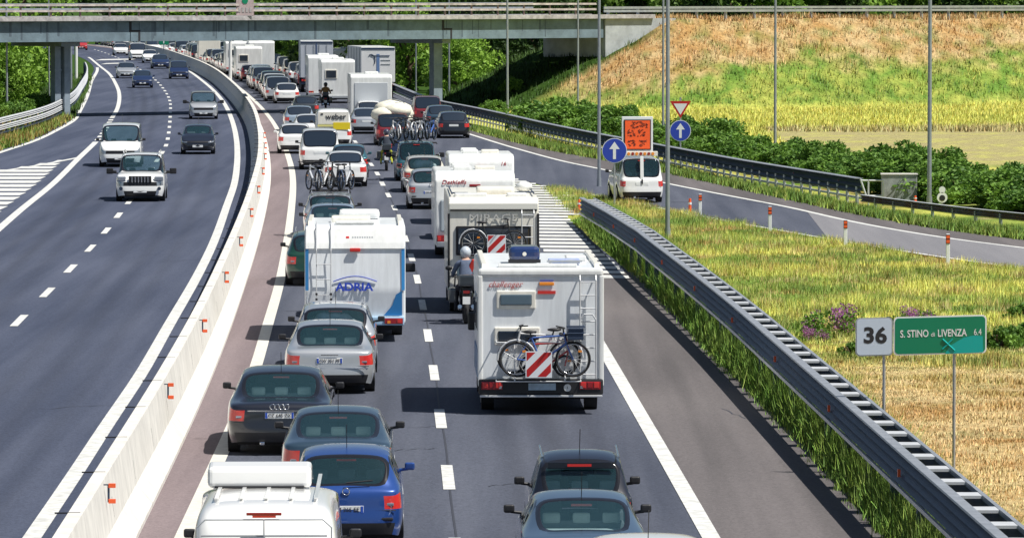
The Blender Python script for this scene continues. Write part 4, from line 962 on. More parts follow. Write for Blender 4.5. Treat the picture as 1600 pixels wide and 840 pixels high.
def tops(L, kind, Hh, tz=.95, hood=.88):
    R_ = True; N = False
    if kind == 'sedan': return [(0, tz-.03, N), (.10, tz+.02, N), (.72, tz+.03, N), (1.32, Hh-.06, R_), (1.85, Hh-.005, R_), (2.45, Hh, R_), (2.85, Hh-.05, R_), (3.5, .98, N), (3.95, hood+.03, N), (L-.25, hood-.10, N), (L, .70, N)]
    if kind == 'coupe': return [(0, tz-.02, N), (.06, tz+.02, N), (.42, tz+.04, N), (1.35, Hh-.05, R_), (1.8, Hh-.005, R_), (2.25, Hh, R_), (2.65, Hh-.05, R_), (3.35, .96, N), (3.85, hood, N), (L-.25, hood-.12, N), (L, .68, N)]
    if kind == 'hatch': return [(0, tz-.04, N), (.06, tz, N), (.42, Hh-.07, R_), (.85, Hh-.01, R_), (1.25, Hh, R_), (1.75, Hh, R_), (2.2, Hh-.06, R_), (2.95, 1.0, N), (3.25, hood+.05, N), (L-.22, hood-.12, N), (L, .70, N)]
    if kind == 'estate': return [(0, tz-.04, N), (.06, tz, N), (.45, Hh-.06, R_), (1.0, Hh-.01, R_), (1.6, Hh, R_), (2.25, Hh, R_), (2.75, Hh-.06, R_), (3.45, .98, N), (3.85, hood+.03, N), (L-.22, hood-.12, N), (L, .70, N)]
    if kind == 'mpv': return [(0, tz-.04, N), (.05, tz, N), (.22, Hh-.06, R_), (.85, Hh-.01, R_), (1.6, Hh, R_), (2.2, Hh, R_), (2.7, Hh-.08, R_), (3.5, 1.08, N), (3.8, hood+.05, N), (L-.2, hood-.1, N), (L, .75, N)]
    if kind == 'suv': return [(0, tz-.03, N), (.05, tz, N), (.25, Hh-.06, R_), (.9, Hh-.01, R_), (1.6, Hh, R_), (2.2, Hh, R_), (2.65, Hh-.06, R_), (3.25, 1.12, N), (3.7, hood+.12, N), (L-.2, hood+.03, N), (L, .85, N)]
    if kind == 'van': return [(0, tz-.03, N), (.04, tz, N), (.10, Hh-.05, R_), (1.0, Hh-.01, R_), (1.8, Hh, R_), (2.7, Hh, R_), (3.45, Hh-.08, R_), (4.15, 1.15, N), (4.4, hood+.15, N), (L-.15, hood, N), (L, .85, N)]
def spec(kind, L, W, Hh, **k):
    d = dict(L=L, W=W, H=Hh, r=.32, yr=.95, yf=L-.85, belt=.91, top=tops(L, kind, Hh, **{q: k.pop(q) for q in ('tz', 'hood') if q in k}), rw=2 if kind in ('sedan', 'coupe') else 1, ws=6, ant=1)
    if kind in ('mpv', 'suv', 'van'): d.update(belt=1.0 if kind != 'van' else 1.15, r=.34 if kind == 'mpv' else .37, r5=.82 if kind != 'van' else .88, r6=.62, boxy=1, cs=.03)
    if kind in ('hatch', 'estate'): d.update(cs=.035, r5=.76)
    if kind in ('sedan', 'coupe'): d.update(cs=-.05, csz=.10)
    d.update(k); return d
SP = dict(sedan=spec('sedan', 4.6, 1.78, 1.44), audi=spec('sedan', 4.85, 1.85, 1.44, tz=.93), coupe=spec('coupe', 4.4, 1.80, 1.40, tz=.97), tigra=spec('coupe', 3.95, 1.70, 1.36, tz=.92),
          hatch=spec('hatch', 3.85, 1.66, 1.44, bm=0, zp=.62), city=spec('hatch', 2.9, 1.50, 1.52, top=[(0, .90, False), (.05, .94, False), (.28, 1.44, True), (.6, 1.50, True), (.9, 1.52, True), (1.2, 1.52, True), (1.5, 1.46, True), (2.05, 1.05, False), (2.3, .95, False), (2.7, .82, False), (2.9, .70, False)], yr=.5, yf=2.35),
          estate=spec('estate', 4.6, 1.76, 1.46), mpv=spec('mpv', 4.3, 1.80, 1.70), suv=spec('suv', 4.6, 1.86, 1.80, hood=1.0), van=spec('van', 4.95, 1.92, 1.96, hood=1.05, zp=.75), pvan=spec('van', 4.95, 1.92, 1.96, hood=1.05, zp=.75, norear=1, sidefrom=5, ant=0))
CP = {}
def proto(kind, col, detail):
    k = (kind, detail)
    if k not in CP: CP[k] = (build_car({'sedan': 'saloon_car', 'audi': 'saloon_car', 'coupe': 'coupe_car', 'tigra': 'coupe_car', 'hatch': 'hatchback_car', 'city': 'small_car', 'estate': 'estate_car', 'mpv': 'people_carrier', 'suv': 'off_road_car', 'van': 'van', 'pvan': 'panel_van'}[kind], SP[kind], col, detail), col, [0])
    root, c0, used_ = CP[k]
    if used_[0] == 0: used_[0] = 1; return (root, True) if c0 == col else (copy_tree(root, {PM[c0]: PM[col]}), True)
    return copy_tree(root, {PM[c0]: PM[col]} if c0 != col else None), True
ALLCARS = []
def car(kind, col, px, py, label, cat='car', lane=None, back=True, yaw=0., detail=None, sc=1., group=None, dx=0):
    """rear (or front, if oncoming) ground point at a pixel"""
    p = P(px, py); ref = BAR if back else LLd
    if lane: ref = lane
    if detail is None: detail = 1 if p.y < 215 else 0
    o, _ = proto(kind, col, detail); L = SP[kind]['L']*sc; h_ = head(ref, p.y)+yaw
    d = Vector((math.sin(h_), math.cos(h_), 0)); o.location = p+d*L/2; o.rotation_euler = (0, 0, -h_ if back else math.pi-h_); o.scale = (sc, sc, sc)
    tag(o, label, cat, group); ALLCARS.append(o); return o

def lp_text(o, s, L, zp=.72, W=.5, dy=0, blue=True):
    text(s, .088, M['ink'], 'plate_lettering', o, (0, -L/2-.078+dy, zp-.002), sx=.95, ext=.002)
    if blue:
        for sx in (-1, 1): MB().box((sx*.228, -L/2-.0745+dy, zp), (.035, .004, .10)).build('plate_band', M['plateB'], o)

# ---------- left lane queue, near to far
e = car('sedan', 'silver', 515, 617, 'silver saloon with blue-tinted rear window and round-edged red lights behind the pale estate', sc=1.)
e.scale = (1.02, 1, .96)
lp_text(e, 'CW 351 PF', 4.6, .72)
MB().box((0, -2.382, .84), (.34, .012, .018)).build('boot_handle', M['chrome'], e)
MB().tube([(-.75, -2.37, .56), (.75, -2.37, .56)], .012).build('chrome_strip', M['chrome'], e)
e = car('audi', 'black', 437, 713, 'black saloon with chrome boot strip and left wheels on the shoulder line')
lp_text(e, 'CZ 645 ZX', 4.85, .72)
MB().box((0, -2.50, .80), (1.1, .012, .022)).build('chrome_strip', M['chrome'], e)
rg_ = MB()
for i in range(4): rg_.torus((-.12+i*.08, -2.5, .87), (0, 1, 0), .045, .008, 16, 5)
rg_.build('badge', M['chrome'], e)
e = car('coupe', 'bluegrey', 527, 787, 'steel blue coupe between the black saloon and the blue hatchback')
MB().box((0, -2.22, .80), (1.15, .012, .09)).build('dark_trim', M['black'], e); text('PEUGEOT', .055, M['chrome'], 'lettering', e, (0, -2.229, .80), sx=1.2)
e = car('hatch', 'blue', 541, 862, 'bright blue hatchback with rear wiper beside the big white van')
lp_text(e, 'CM 365 EE', 3.85, .62)
e2 = MB(); e2.cyl((0, -1.93, 1.0), (.38, -1.90, 1.03), .012, 5); e2.build('rear_wiper', M['black'], e)
MB().torus((-.0, -1.985, .88), (0, 1, 0), .05, .01, 16, 5).build('badge', M['chrome'], e)
MB().box((0, -1.965, .48), (1.35, .05, .05), bev=.02).build('bumper_strip', M['black'], e)
e = car('estate', 'silver', 524, 587, 'silver estate packed with white bags, directly behind the blue-trimmed caravan')
bgm = MB()
for k in range(9): bgm.ell((random.uniform(-.45, .45), -1.85+random.uniform(0, .4), 1.02+random.uniform(0, .16)), (.22, .18, .14), (0, 0, random.uniform(0, 3)))
lug = bgm.build('white_bags', M['wht']); lug.parent = e; lug.name = 'load_cover'
rr = MB()
for sx in (-1, 1): rr.tube([(sx*.58, -1.6, 1.46), (sx*.6, -1.4, 1.50), (sx*.6, .2, 1.51), (sx*.58, .4, 1.46)], .016)
rr.build('roof_rails', M['galv'], e)
# green estate, tow car
car('estate', 'green', 496, 448, 'dark green estate half hidden behind the left side of the blue-trimmed caravan')
tw = car('suv', 'darkgrey', 566, 499, 'dark grey car towing the blue-trimmed caravan, wide mirrors showing at the side')
for sx in (-1, 1): MB().box((sx*1.2, .55, 1.12), (.26, .1, .22), bev=.04).build('towing_mirror', M['black'], tw)
car('coupe', 'paleblue', 520, 392, 'pale blue car whose roof shows just over the blue-trimmed caravan')
bc = car('estate', 'silver', 516, 374, 'silver estate with four bicycles upright on its roof in the left lane', detail=1)
car('sedan', 'white', 540, 293, 'white saloon ahead of the silver estate with roof bicycles in the left lane')
car('hatch', 'teal', 546, 279, 'dark teal hatchback with lit brake light ahead of the white saloon', yaw=0)
mv = car('mpv', 'white', 500, 266, 'white people carrier with large dark rear window behind the yellow and white van', 'van')
mv.scale = (1.02, 1, 1.08)
car('hatch', 'white', 461, 241, 'white hatchback nearest the concrete barrier beside the white people carrier', sc=1.03)
wv = car('pvan', 'white', 521, 231, 'white and yellow delivery van with dark lettering on its rear doors', 'van')
MB().box((.42, -2.52, 1.10), (.85, .02, .36)).build('yellow_panel', mat('panel_yellow', (.80, .62, .02), .4), wv); MB().box((-.35, -2.515, 1.12), (.9, .02, .10)).build('yellow_panel', mat('panel_yellow_pale', (.75, .70, .25), .4), wv)
MB().box((0, -2.50, 1.50), (1.55, .03, .62), bev=.01).build('door_panel', M['whtY'], wv)
text('weber', .42, M['ink'], 'lettering', wv, (.12, -2.53, 1.56), bold=.004, sx=.95)
MB().prism([(0, 0), (0, .08), (.01, .08), (.01, 0)], -.06, .06).build('logo_mark', M['ink'], wv, (-.58, -2.53, 1.66))
car('estate', 'paleblue', 468, 206, 'pale blue estate near the barrier just left of the lettered delivery van')
car('sedan', 'white', 484, 222, 'white saloon mostly hidden between the white people carrier and the pale blue estate', dx=0)
car('hatch', 'darkgrey', 478, 186, 'dark grey hatchback ahead of the pale blue estate in the barrier-side lane')
# big white van at the bottom
e = car('pvan', 'white', 413, 1046, 'big white van with a ribbed roof and rounded roof deflector at the bottom left', 'van')
WV = e
for k in (-.6, -.3, 0, .3, .6): MB().box((k, .0, 1.962), (.05, 3.2, .018), bev=.006).build('roof_rib', PM['white'], e)
q = MB(); q.prism([(-.38, 0), (-.33, .25), (.05, .30), (.75, .06), (.80, 0)], -.64, .64, .06, 3); q.build('roof_deflector', PM['white'], e, (-.12, .25, 1.95))
MB().box((-.12, -.12, 1.965), (1.1, .12, .03), bev=.01).build('deflector_gap', M['black'], e)
MB().box((0, -2.47, 1.86), (.42, .03, .035), bev=.008).build('brake_light', M['redD'], e)
MB().box((0, -2.50, 1.3), (.014, .04, 1.0)).build('door_gap', M['trimg'], e)
q = MB(); q.tube([(-.80, -2.475, .8), (-.80, -2.455, 1.70), (-.70, -2.44, 1.79), (.70, -2.44, 1.79), (.80, -2.455, 1.70), (.80, -2.475, .8)], .009, 5); q.build('door_seam', M['trimg'], e)
MB().box((0, -2.475, 1.60), (1.5, .015, .02)).build('panel_crease', M['trimg'], e)
# ---------- right lane queue
e = car('hatch', 'white', 1018, 1056, 'white car at the bottom edge showing only its roof, lower right', sc=1.06)
MB().tube([(-.5, -1.5, 1.40), (.5, -1.5, 1.40)], .012).build('roof_bar', M['chrome'], e)
e = car('tigra', 'steelblue', 914, 948, 'steel blue coupe between the bottom white roof and the small black car')
e = car('city', 'black', 908, 878, 'small black car with a red high brake light and round mirrors in the right lane')
MB().box((0, -1.26, 1.36), (.95, .03, .10), bev=.01).build('rear_spoiler', PM['black'], e); MB().box((-.02, -1.285, 1.36), (.34, .02, .035)).build('brake_light', M['red'], e)
rr = MB()
for sx in (-1, 1): rr.tube([(sx*.54, -1.15, 1.46), (sx*.55, .1, 1.52)], .018)
rr.build('roof_rails', M['chrome'], e)
car('hatch', 'silver', 673, 328, 'silver hatchback beside the front caravan in the middle of the queue', sc=1.03, detail=1)
car('estate', 'cream', 664, 302, 'pale estate squeezed between the silver hatchback and the dark green off-roader')
gs = car('suv', 'teal', 651, 284, 'dark green off-roader carrying a crowd of bicycles on its roof', sc=.93, detail=1)
bk_car = car('estate', 'navy', 632, 252, 'navy estate just ahead of the dark green off-roader')
rt = car('mpv', 'darkred', 614, 228, 'car with a bulging cream tarpaulin load on its roof ahead of the navy estate')
car('sedan', 'silver', 573, 210, 'silver saloon beside the lettered delivery van, in the lane divider gap', yaw=.0)
car('hatch', 'white', 577, 196, 'white hatchback behind the large white motorhome near the tarpaulin load')
car('estate', 'black', 709, 217, 'black estate alone in the exit lane at the end of the right-hand queue')
car('estate', 'bluegrey', 689, 205, 'blue-grey estate just ahead of the black estate in the exit lane')
car('mpv', 'darkred', 668, 195, 'dark red people carrier at the head of the exit lane group', 'car')
# tarpaulin load
q = MB(); 
for k in range(7): q.ell((random.uniform(-.5, .5), random.uniform(-1.2, .8), 1.66+random.uniform(-.1, .22)), (.7, .8, .40), (0, 0, random.uniform(0, 3)))
q.ell((-.1, -.3, 1.74), (.85, 1.2, .58)); q.ell((.7, -.2, 1.35), (.38, 1., .5), (0, .3, 0)); tp_ = q.build('tarpaulin_load', mat('tarpaulin', (.80, .76, .62), .7, noise=.2, nscale=3, bump=.5, bscale=6)); tp_.location = rt.location; tp_.rotation_euler = rt.rotation_euler
tag(tp_, 'bulging cream tarpaulin load tied on the roof of a dark red car', 'load')
q = MB()
for y_ in (-.9, -.2, .5): MB().tube([(1.0*math.sin(a_)*.92, y_, 1.62+.72*math.cos(a_)*(1-.25*abs(y_+.2))) for a_ in np.linspace(-1.5, 1.5, 12)], .02, 4).build('strap', M['trimg'], tp_)
# ---------- oncoming
e = car('suv', 'white', 219, 316, 'white off-road car with dark barred grille leading the oncoming traffic', back=False, detail=1, yaw=.0)

MB().box((0, 2.345, .86), (.86, .06, .26), bev=.03).build('grille', M['black'], e)
for k in range(6): MB().box((-.30+k*.12, 2.385, .86), (.035, .03, .22)).build('grille_bar', M['chrome'], e)
for sx in (-1, 1): MB().box((sx*.70, 2.30, .88), (.34, .08, .18), bev=.04).build('headlight', M['clear'], e); MB().cyl((sx*.72, 2.36, .52), (sx*.72, 2.385, .52), .07, 12).build('fog_lamp', M['galvD'], e)
rr = MB()
for sx in (-1, 1): rr.tube([(sx*.66, -1.8, 1.78), (sx*.68, -1.6, 1.86), (sx*.68, .4, 1.86), (sx*.66, .6, 1.80)], .022)
rr.build('roof_rails', PM['white'], e)
car('van', 'white', 188, 262, 'oncoming white van with wide windscreen behind the white off-road car', 'van', back=False, detail=1)
car('hatch', 'black', 309, 242, 'oncoming black hatchback with bright headlights in the inner lane', back=False, detail=1)
car('suv', 'silver', 318, 187, 'oncoming silver off-road car crossing the bridge shadow', back=False, sc=.95, detail=1)
car('hatch', 'navy', 223, 138, 'oncoming navy hatchback following the pale saloon in the middle lane', back=False)
car('mpv', 'navy', 280, 124, 'oncoming dark blue people carrier in the inner lane beyond the bridge shadow', back=False, sc=.95)
car('sedan', 'silver', 198, 123, 'oncoming pale silver saloon left of the navy hatchback', back=False)
car('sedan', 'navy', 251, 108, 'oncoming dark blue saloon behind the blue people carrier', back=False)
car('hatch', 'white', 235, 99, 'oncoming white hatchback in front of the distant white van', back=False)
car('van', 'white', 216, 95, 'distant oncoming white van under the bridge', 'van', back=False)
car('sedan', 'white', 189, 87, 'distant oncoming white saloon left of the white van', back=False)
car('mpv', 'white', 240, 84, 'far white people carrier behind the distant oncoming van', back=False)
car('hatch', 'red', 127, 79, 'far red car at the left where the road leaves the frame of the bridge', back=False)

# ---------- service van
p = P(1003, 318)
sv, _ = proto('mpv', 'white', 1); hv = -.10; sv.location = p+Vector((math.sin(hv), math.cos(hv), 0))*2.15; sv.rotation_euler = (0, 0, -hv); sv.scale = (.95, 1, 1.03); sv.name = 'service_van'
tag(sv, 'white service van parked at the gore carrying an orange message board', 'van')
MB().box((0, -2.10, 1.28), (.14, .06, .86), bev=.02, rot=(-.12, 0, 0)).build('door_post', PM['white'], sv)
MB().box((0, -2.23, .80), (.06, .03, .16)).build('door_handle', M['black'], sv)
MB().box((0, -1.7, 1.80), (1.35, .16, .18), bev=.02).build('lamp_bar', M['whtY'], sv)
for k in range(7): MB().cyl((-.48+k*.16, -1.78, 1.80), (-.48+k*.16, -1.80, 1.80), .06, 10).build('bar_lamp', M['redD'] if k % 2 else M['amber'], sv)
bd = empty('message_board', sv.location+Vector((.06, -1.45, 1.84)), -hv, 'orange illuminated message board with white frame on top of the service van', 'message board')
bw = 49/F*p.y
MB().box((0, .06, .72), (bw, .10, 1.36), bev=.02).build('frame', M['signwhite'], bd); MB().box((0, .0, .72), (bw*.87, .03, 1.14), bev=.01).build('screen_surround', M['ink'], bd)
MB().box((0, -.025, .72), (bw*.80, .02, 1.06)).build('screen', mat('lit_orange', (.78, .10, .02), .5, noise=.15, nscale=9, emis=.15), bd)
q = MB()
for (cx, cz) in ((-.12, 1.08), (.22, 1.10), (-.24, .78), (.14, .78), (-.22, .42), (.22, .40)):
    for k in range(17): q.box((cx+random.uniform(-.13, .13), -.038, cz+random.uniform(-.12, .12)), (random.uniform(.04, .11), .006, random.uniform(.02, .04)), rot=(0, random.uniform(-1, 1), 0))
q.build('dark_symbols', mat('symbol_brown', (.14, .02, .01), .6), bd)
MB().box((0, .06, .02), (bw*.9, .1, .06)).build('foot_bar', M['trimg'], bd)

# ------------------------------------------------------------------ bicycles
def bicycle(frame='blue', sc=1., rack_basket=False):
    """along local x, upright, origin at ground centre"""
    fm = paint('bike_'+frame, {'blue': (.05, .12, .38), 'white': (.7, .7, .7), 'red': (.45, .03, .03), 'black': (.02, .02, .02), 'silver': (.5, .52, .55)}[frame])
    o = empty('bicycle'); r = .34*sc; wb = .53*sc
    for sx in (-1, 1):
        wh = MB().torus((sx*wb, 0, r), (0, 1, 0), r-.02, .020, 28, 6).build('wheel', M['rubber'], o)
        MB().torus((sx*wb, 0, r), (0, 1, 0), r-.05, .010, 28, 4).build('rim', M['chrome'], wh)
        sp = MB()
        for k in range(12): a = k*math.pi/6; sp.cyl((sx*wb, 0, r), (sx*wb+math.cos(a)*(r-.05), 0, r+math.sin(a)*(r-.05)), .0035, 3, cap=False)
        sp.build('spokes', M['galvL'], wh); MB().box((sx*wb+r*.4, 0, r+r*.45), (.07, .03, .04)).build('wheel_reflector', M['amber'], wh)
    bb = Vector((-.08, 0, r-.04)); st_ = Vector((-.26, 0, r+.42)); hd = Vector((.36, 0, r+.45)); hd2 = Vector((.40, 0, r+.30)); rx = Vector((-wb, 0, r)); fx = Vector((wb, 0, r))
    q = MB(); q.cyl(bb, st_, .018); q.cyl(bb, hd2, .022); q.cyl(st_*.97+Vector((0, 0, .01)), hd, .018); q.cyl(hd2, hd+Vector((-.01, 0, .06)), .02); q.cyl(rx, bb, .014); q.cyl(rx, st_, .012); q.build('frame', fm, o)
    q = MB(); q.cyl(hd2, fx, .016); q.build('fork', fm, o)
    q = MB(); q.ell(st_+Vector((-.03, 0, .10)), (.14, .07, .035)); q.cyl(st_, st_+Vector((-.02, 0, .09)), .014); q.build('saddle', M['black'], o)
    q = MB(); hh = hd+Vector((-.02, 0, .14)); q.cyl(hd, hh, .014); q.tube([hh+Vector((-.12, -.28, .02)), hh+Vector((.03, -.1, 0)), hh+Vector((.03, .1, 0)), hh+Vector((-.12, .28, .02))], .014); q.build('handlebar', M['black'], o)
    q = MB(); q.torus(bb, (0, 1, 0), .09, .012, 16, 4); q.cyl(bb+Vector((0, -.09, 0)), bb+Vector((.1, -.09, -.13)), .012); q.cyl(bb+Vector((0, .09, 0)), bb+Vector((-.1, .09, .13)), .012); q.build('crank', M['galv'], o)
    q = MB(); 
    for a0 in range(0, 9): a = R(20+a0*18); b_ = R(38+a0*18); q.cyl(rx+Vector((math.cos(a), 0, math.sin(a)))*(r+.03), rx+Vector((math.cos(b_), 0, math.sin(b_)))*(r+.03), .02, 5)
    q.build('mudguard', M['galvL'], o)
    if rack_basket:
        q = MB(); c = hd+Vector((.22, 0, .05)); z0, z1 = c.z-.12, c.z+.12
        for zz, k in ((z0, .8), (z1, 1.), ((z0+z1)/2, .9)):
            q.tube([(c.x-.17*k, -.14*k, zz), (c.x+.17*k, -.14*k, zz), (c.x+.17*k, .14*k, zz), (c.x-.17*k, .14*k, zz), (c.x-.17*k, -.14*k, zz)], .01, 4)
        q.box((c.x, 0, c.z-.01), (.29, .24, .2)); q.build('basket', M['galvD'], o)
    return o
BK = {}
def put_bike(fr_, par, lx, ly, lz, label, rz=0., sc=1., basket=False, tilt=0, group=None, rx_=0., dark=False):
    k = (fr_, sc, basket, dark); o = BK[k] if k in BK else bicycle(fr_, sc, basket)
    if dark and k not in BK:
        for c_ in o.children_recursive:
            if c_.type == 'MESH' and c_.data.materials[0] in (M['chrome'], M['galvL']): c_.data.materials[0] = M['galvD']
    if k in BK: o = copy_tree(BK[k])
    else: BK[k] = o
    Mx = Matrix.Translation(par.location) @ Euler((0, 0, par.rotation_euler.z)).to_matrix().to_4x4()
    o.location = Mx @ Vector((lx, ly, lz)); o.rotation_euler = Euler((rx_, tilt, par.rotation_euler.z+rz)); return tag(o, label, 'bicycle', group)

# ------------------------------------------------------------------ motorhomes and caravans
def wheels(o, W, ys, r=.34, dual=False):
    for y_ in ys:
        for sx in (-1, 1):
            wh = MB().cyl((sx*(W/2-.30), y_, r), (sx*(W/2-.06), y_, r), r, 20).build('wheel', M['rubber'], o); MB().cyl((sx*(W/2-.1), y_, r), (sx*(W/2-.05), y_, r), r*.6, 12).build('rim', M['rim'], wh)
def ladder(o, x0, x1, y, z0, z1, n, m=None):
    q = MB()
    for x in (x0, x1): q.tube([(x, y+.02, z0), (x, y-.1, z0+.04), (x, y-.1, z1-.1), (x, y+.06, z1+.08)], .016, 6)
    for k in range(n): z = z0+.12+(z1-z0-.25)*k/(n-1); q.cyl((x0, y-.1, z), (x1, y-.1, z), .014, 6)
    q.build('ladder', m or M['galvL'], o)
def rear_window(o, x, z, w_, h_, y, glass='glassF', fr_='whtY'):
    f = MB().box((x, y-.015, z), (w_+.14, .05, h_+.14), bev=.02).build('window', M[fr_], o); MB().box((x, y-.045, z), (w_, .03, h_), bev=.02).build('pane', M[glass], f)
def tails(o, W, z, y, w_=.36, h_=.16, x=None):
    for sx in (-1, 1):
        f = MB().box((sx*(W/2-w_/2-.06), y-.02, z), (w_, .05, h_), bev=.012).build('tail_light', M['redD'], o)
        MB().box((sx*(W/2-.14), y-.048, z), (.10, .02, h_*.72), bev=.01).build('lit_lens', M['red'], f); MB().box((sx*(W/2-w_+.04), y-.048, z-.02), (.07, .02, .06)).build('amber_lens', M['amber'], f)
def marking(o, x, z, s, y):
    f = MB().box((x, y, z), (s, .02, s)).build('warning_board', M['signwhite'], o); yy = y-.012
    q = []
    for k in (-1.0, -.28, .44, 1.16):
        # diagonal band clipped to square
        pts = []; lo, hi = k, k+.36
        poly = [(-.5, -.5), (.5, -.5), (.5, .5), (-.5, .5)]
        def clip(pl_, a, b, c):
            out = []
            for i in range(len(pl_)):
                p_, q_ = pl_[i], pl_[(i+1) % len(pl_)]; fp = a*p_[0]+b*p_[1]+c; fq = a*q_[0]+b*q_[1]+c
                if fp >= 0: out.append(p_)
                if fp*fq < 0: t = fp/(fp-fq); out.append((p_[0]+(q_[0]-p_[0])*t, p_[1]+(q_[1]-p_[1])*t))
            return out
        poly = clip(poly, 1, -1, -lo+.0) if True else poly
        poly = clip(poly, -1, 1, hi) if len(poly) > 2 else poly
        if len(poly) > 2: MB().add([(x+u*s*.92, yy, z+v*s*.92) for u, v in poly], [list(range(len(poly)))]).build('red_stripe', M['signred'], f)
    return f
def place_box(o, px, py, L, yaw=0., dxw=0.):
    p = P(px, py); h_ = head(BAR, p.y)+yaw; d = Vector((math.sin(h_), math.cos(h_), 0)); o.location = p+d*L/2; o.rotation_euler = (0, 0, -h_); ALLCARS.append(o)

# 1: caravan with blue trim
cv = empty('caravan', label='white caravan with blue edge trim and arched blue lettering towed in the left lane', cat='caravan'); L = 5.6; W = 2.3
MB().prism([(-2.80, .42), (-2.88, 1.2), (-2.80, 2.20), (-2.62, 2.62), (-2.3, 2.68), (2.3, 2.64), (2.7, 2.3), (2.85, 1.3), (2.8, .45)], -W/2, W/2, .07, 3).build('body', M['wall'], cv)
MB().prism([(-2.845, 2.14), (-2.80, 2.28), (-2.655, 2.60), (-2.60, 2.62), (-2.7, 2.14)], -W/2+.02, W/2-.02, .015, 2).build('roof_cap', M['wht'], cv)
for sx in (-1, 1):
    MB().add([(sx*(W/2-.015), y, z) for y, z in ((-2.885, 1.2), (-2.815, 2.2))]+[(sx*(W/2-.09), y, z) for y, z in ((-2.828, 2.2), (-2.898, 1.2))], [[0, 1, 2, 3]]).build('blue_edge', mat('trim_blue', (.03, .22, .52), .3, coat=.5), cv)
bl = bpy.data.materials['trim_blue']
MB().add([(x, -2.895+(z-1.2)*(-.10 if z < 1.2 else .0)+.0, z) for x, z in ((W/2-.08, 1.19), (W/2-.22, 1.1), (W/2-.30, .86), (W/2-.5, .62), (W/2-.08, .62))], [[0, 1, 2, 3, 4]]).build('blue_swoosh', bl, cv)
MB().add([(x, -2.84, z) for x, z in ((-W/2+.02, .62), (-W/2+.22, .62), (-W/2+.12, .95), (-W/2+.08, 1.19), (-W/2+.02, 1.19))], [[0, 1, 2, 3, 4]]).build('blue_swoosh', bl, cv) if 0 else None
MB().box((0, -2.85, .50), (W-.06, .16, .2), bev=.03).build('bumper', mat('pale_blue_bumper', (.35, .52, .68), .4), cv)
tails(cv, W, .50, -2.92, .42, .13)
text('ADRIA', .25, M['signblue'], 'lettering', cv, (-.02, -2.905, 1.27), (math.pi/2-.08, 0, 0), bold=.008, sx=1.15)
q = MB(); pts = [(-.5+1.0*k/12, -2.895, 1.40+.12*math.sin(math.pi*k/12)) for k in range(13)]; q.tube(pts, .012, 4); q.build('logo_arc', M['signblue'], cv)
text('ALTEA', .10, M['trimg'], 'lettering', cv, (.04, -2.76, 2.36), (math.pi/2-.42, 0, 0), sx=2.2) if 0 else None
q = MB(); q.box((-.17, -2.74, 2.40), (.07, .02, .05), rot=(-.42, 0, 0)); q.build('red_mark', M['red'], cv)
q = MB(); 
for k in range(9): q.box((-.05+k*.055, -2.74, 2.40), (.035, .015, .04), rot=(-.42, 0, 0))
q.build('small_marks', M['trimg'], cv)
MB().box((0, -2.87, 2.12), (.24, .06, .09), bev=.02).build('brake_light', M['red'], cv)
for x in (-.88, -.55):
    q = MB(); q.tube([(x, -2.88, .98), (x, -2.95, 1.0), (x, -2.9, 2.1), (x, -2.7, 2.62), (x, -2.2, 2.74)], .014, 6); q.build('bike_rack_rail', M['galvL'], cv)
q = MB()
for z in (1.1, 1.45, 1.8): q.cyl((-.88, -2.93, z), (-.55, -2.93, z), .012, 6)
q.build('rack_bar', M['galvL'], cv)
for z in (1.12, 1.0):
    for x in (-.88, -.55): MB().box((x, -2.96, z), (.05, .04, .05)).build('rack_foot', M['black'], cv)
for sx in (-1, 1): MB().prism([(-2.5, 2.6), (-2.4, 2.76), (2.1, 2.72), (2.2, 2.6)], sx*(W/2-.12)-.05, sx*(W/2-.12)+.05, .015, 2).build('awning_rail', M['whtY'], cv)
q = MB(); q.box((-.1, -.9, 2.74), (.9, .7, .16), bev=.05); q.build('roof_hatch', M['whtY'], cv); MB().box((0, -2.2, 2.72), (.9, .35, .06), bev=.02).build('roof_hatch', M['wht'], cv); MB().box((.1, 1.4, 2.76), (.95, .8, .22), bev=.08).build('roof_air_unit', M['wht'], cv)
wheels(cv, W, (-.2,), .33); MB().box((0, 0, .36), (1.8, 5.2, .16)).build('chassis', M['dark'], cv); place_box(cv, 555, 535, L)

# 2: nearest motorhome
mh = empty('motorhome', label='nearest white motorhome with two bicycles and slanted red lettering on its back wall', cat='motorhome'); L = 6.4; W = 2.34
MB().prism([(-3.2, .55), (-3.2, 2.66), (-3.1, 2.78), (-2.0, 2.80), (1.5, 2.80), (2.4, 2.80), (3.0, 2.6), (3.05, 2.25), (2.2, 1.95), (2.1, .5)], -W/2, W/2, .06, 3).build('body', M['wall'], mh)
MB().prism([(1.9, .45), (1.9, 2.0), (2.45, 1.95), (2.95, 1.15), (3.35, 1.0), (3.45, .45)], -.98, .98, .06, 3).build('cab', PM['white'], mh)
MB().prism([(2.45, 1.2), (2.55, 1.85), (2.62, 1.80), (2.98, 1.22)], -1.0, 1.0, 0).build('cab_windows', M['glassB'], mh)
MB().box((0, -3.17, 2.70), (W+.03, .13, .15), bev=.05).build('roof_edge', M['wht'], mh)
for sx in (-1, 1): MB().box((sx*(W/2-.02), -3.19, 1.6), (.09, .09, 2.1), bev=.025).build('corner_trim', M['wht'], mh)
rear_window(mh, -.47, 2.19, .60, .20, -3.2); rear_window(mh, -.45, 1.50, .72, .20, -3.2, 'glassB')
text('challenger', .16, mat('lettering_pink', (.50, .12, .12), .5), 'lettering', mh, (-.68, -3.215, 2.48), shear=.35, sx=.98)
MB().box((.11, -3.22, 2.49), (.28, .02, .06), bev=.01).build('amber_mark', M['amber'], mh); MB().box((.11, -3.215, 2.33), (.34, .02, .06)).build('brake_light', M['red'], mh); MB().box((.11, -3.213, 2.55), (.26, .01, .02)).build('small_lettering', M['signblue'], mh)
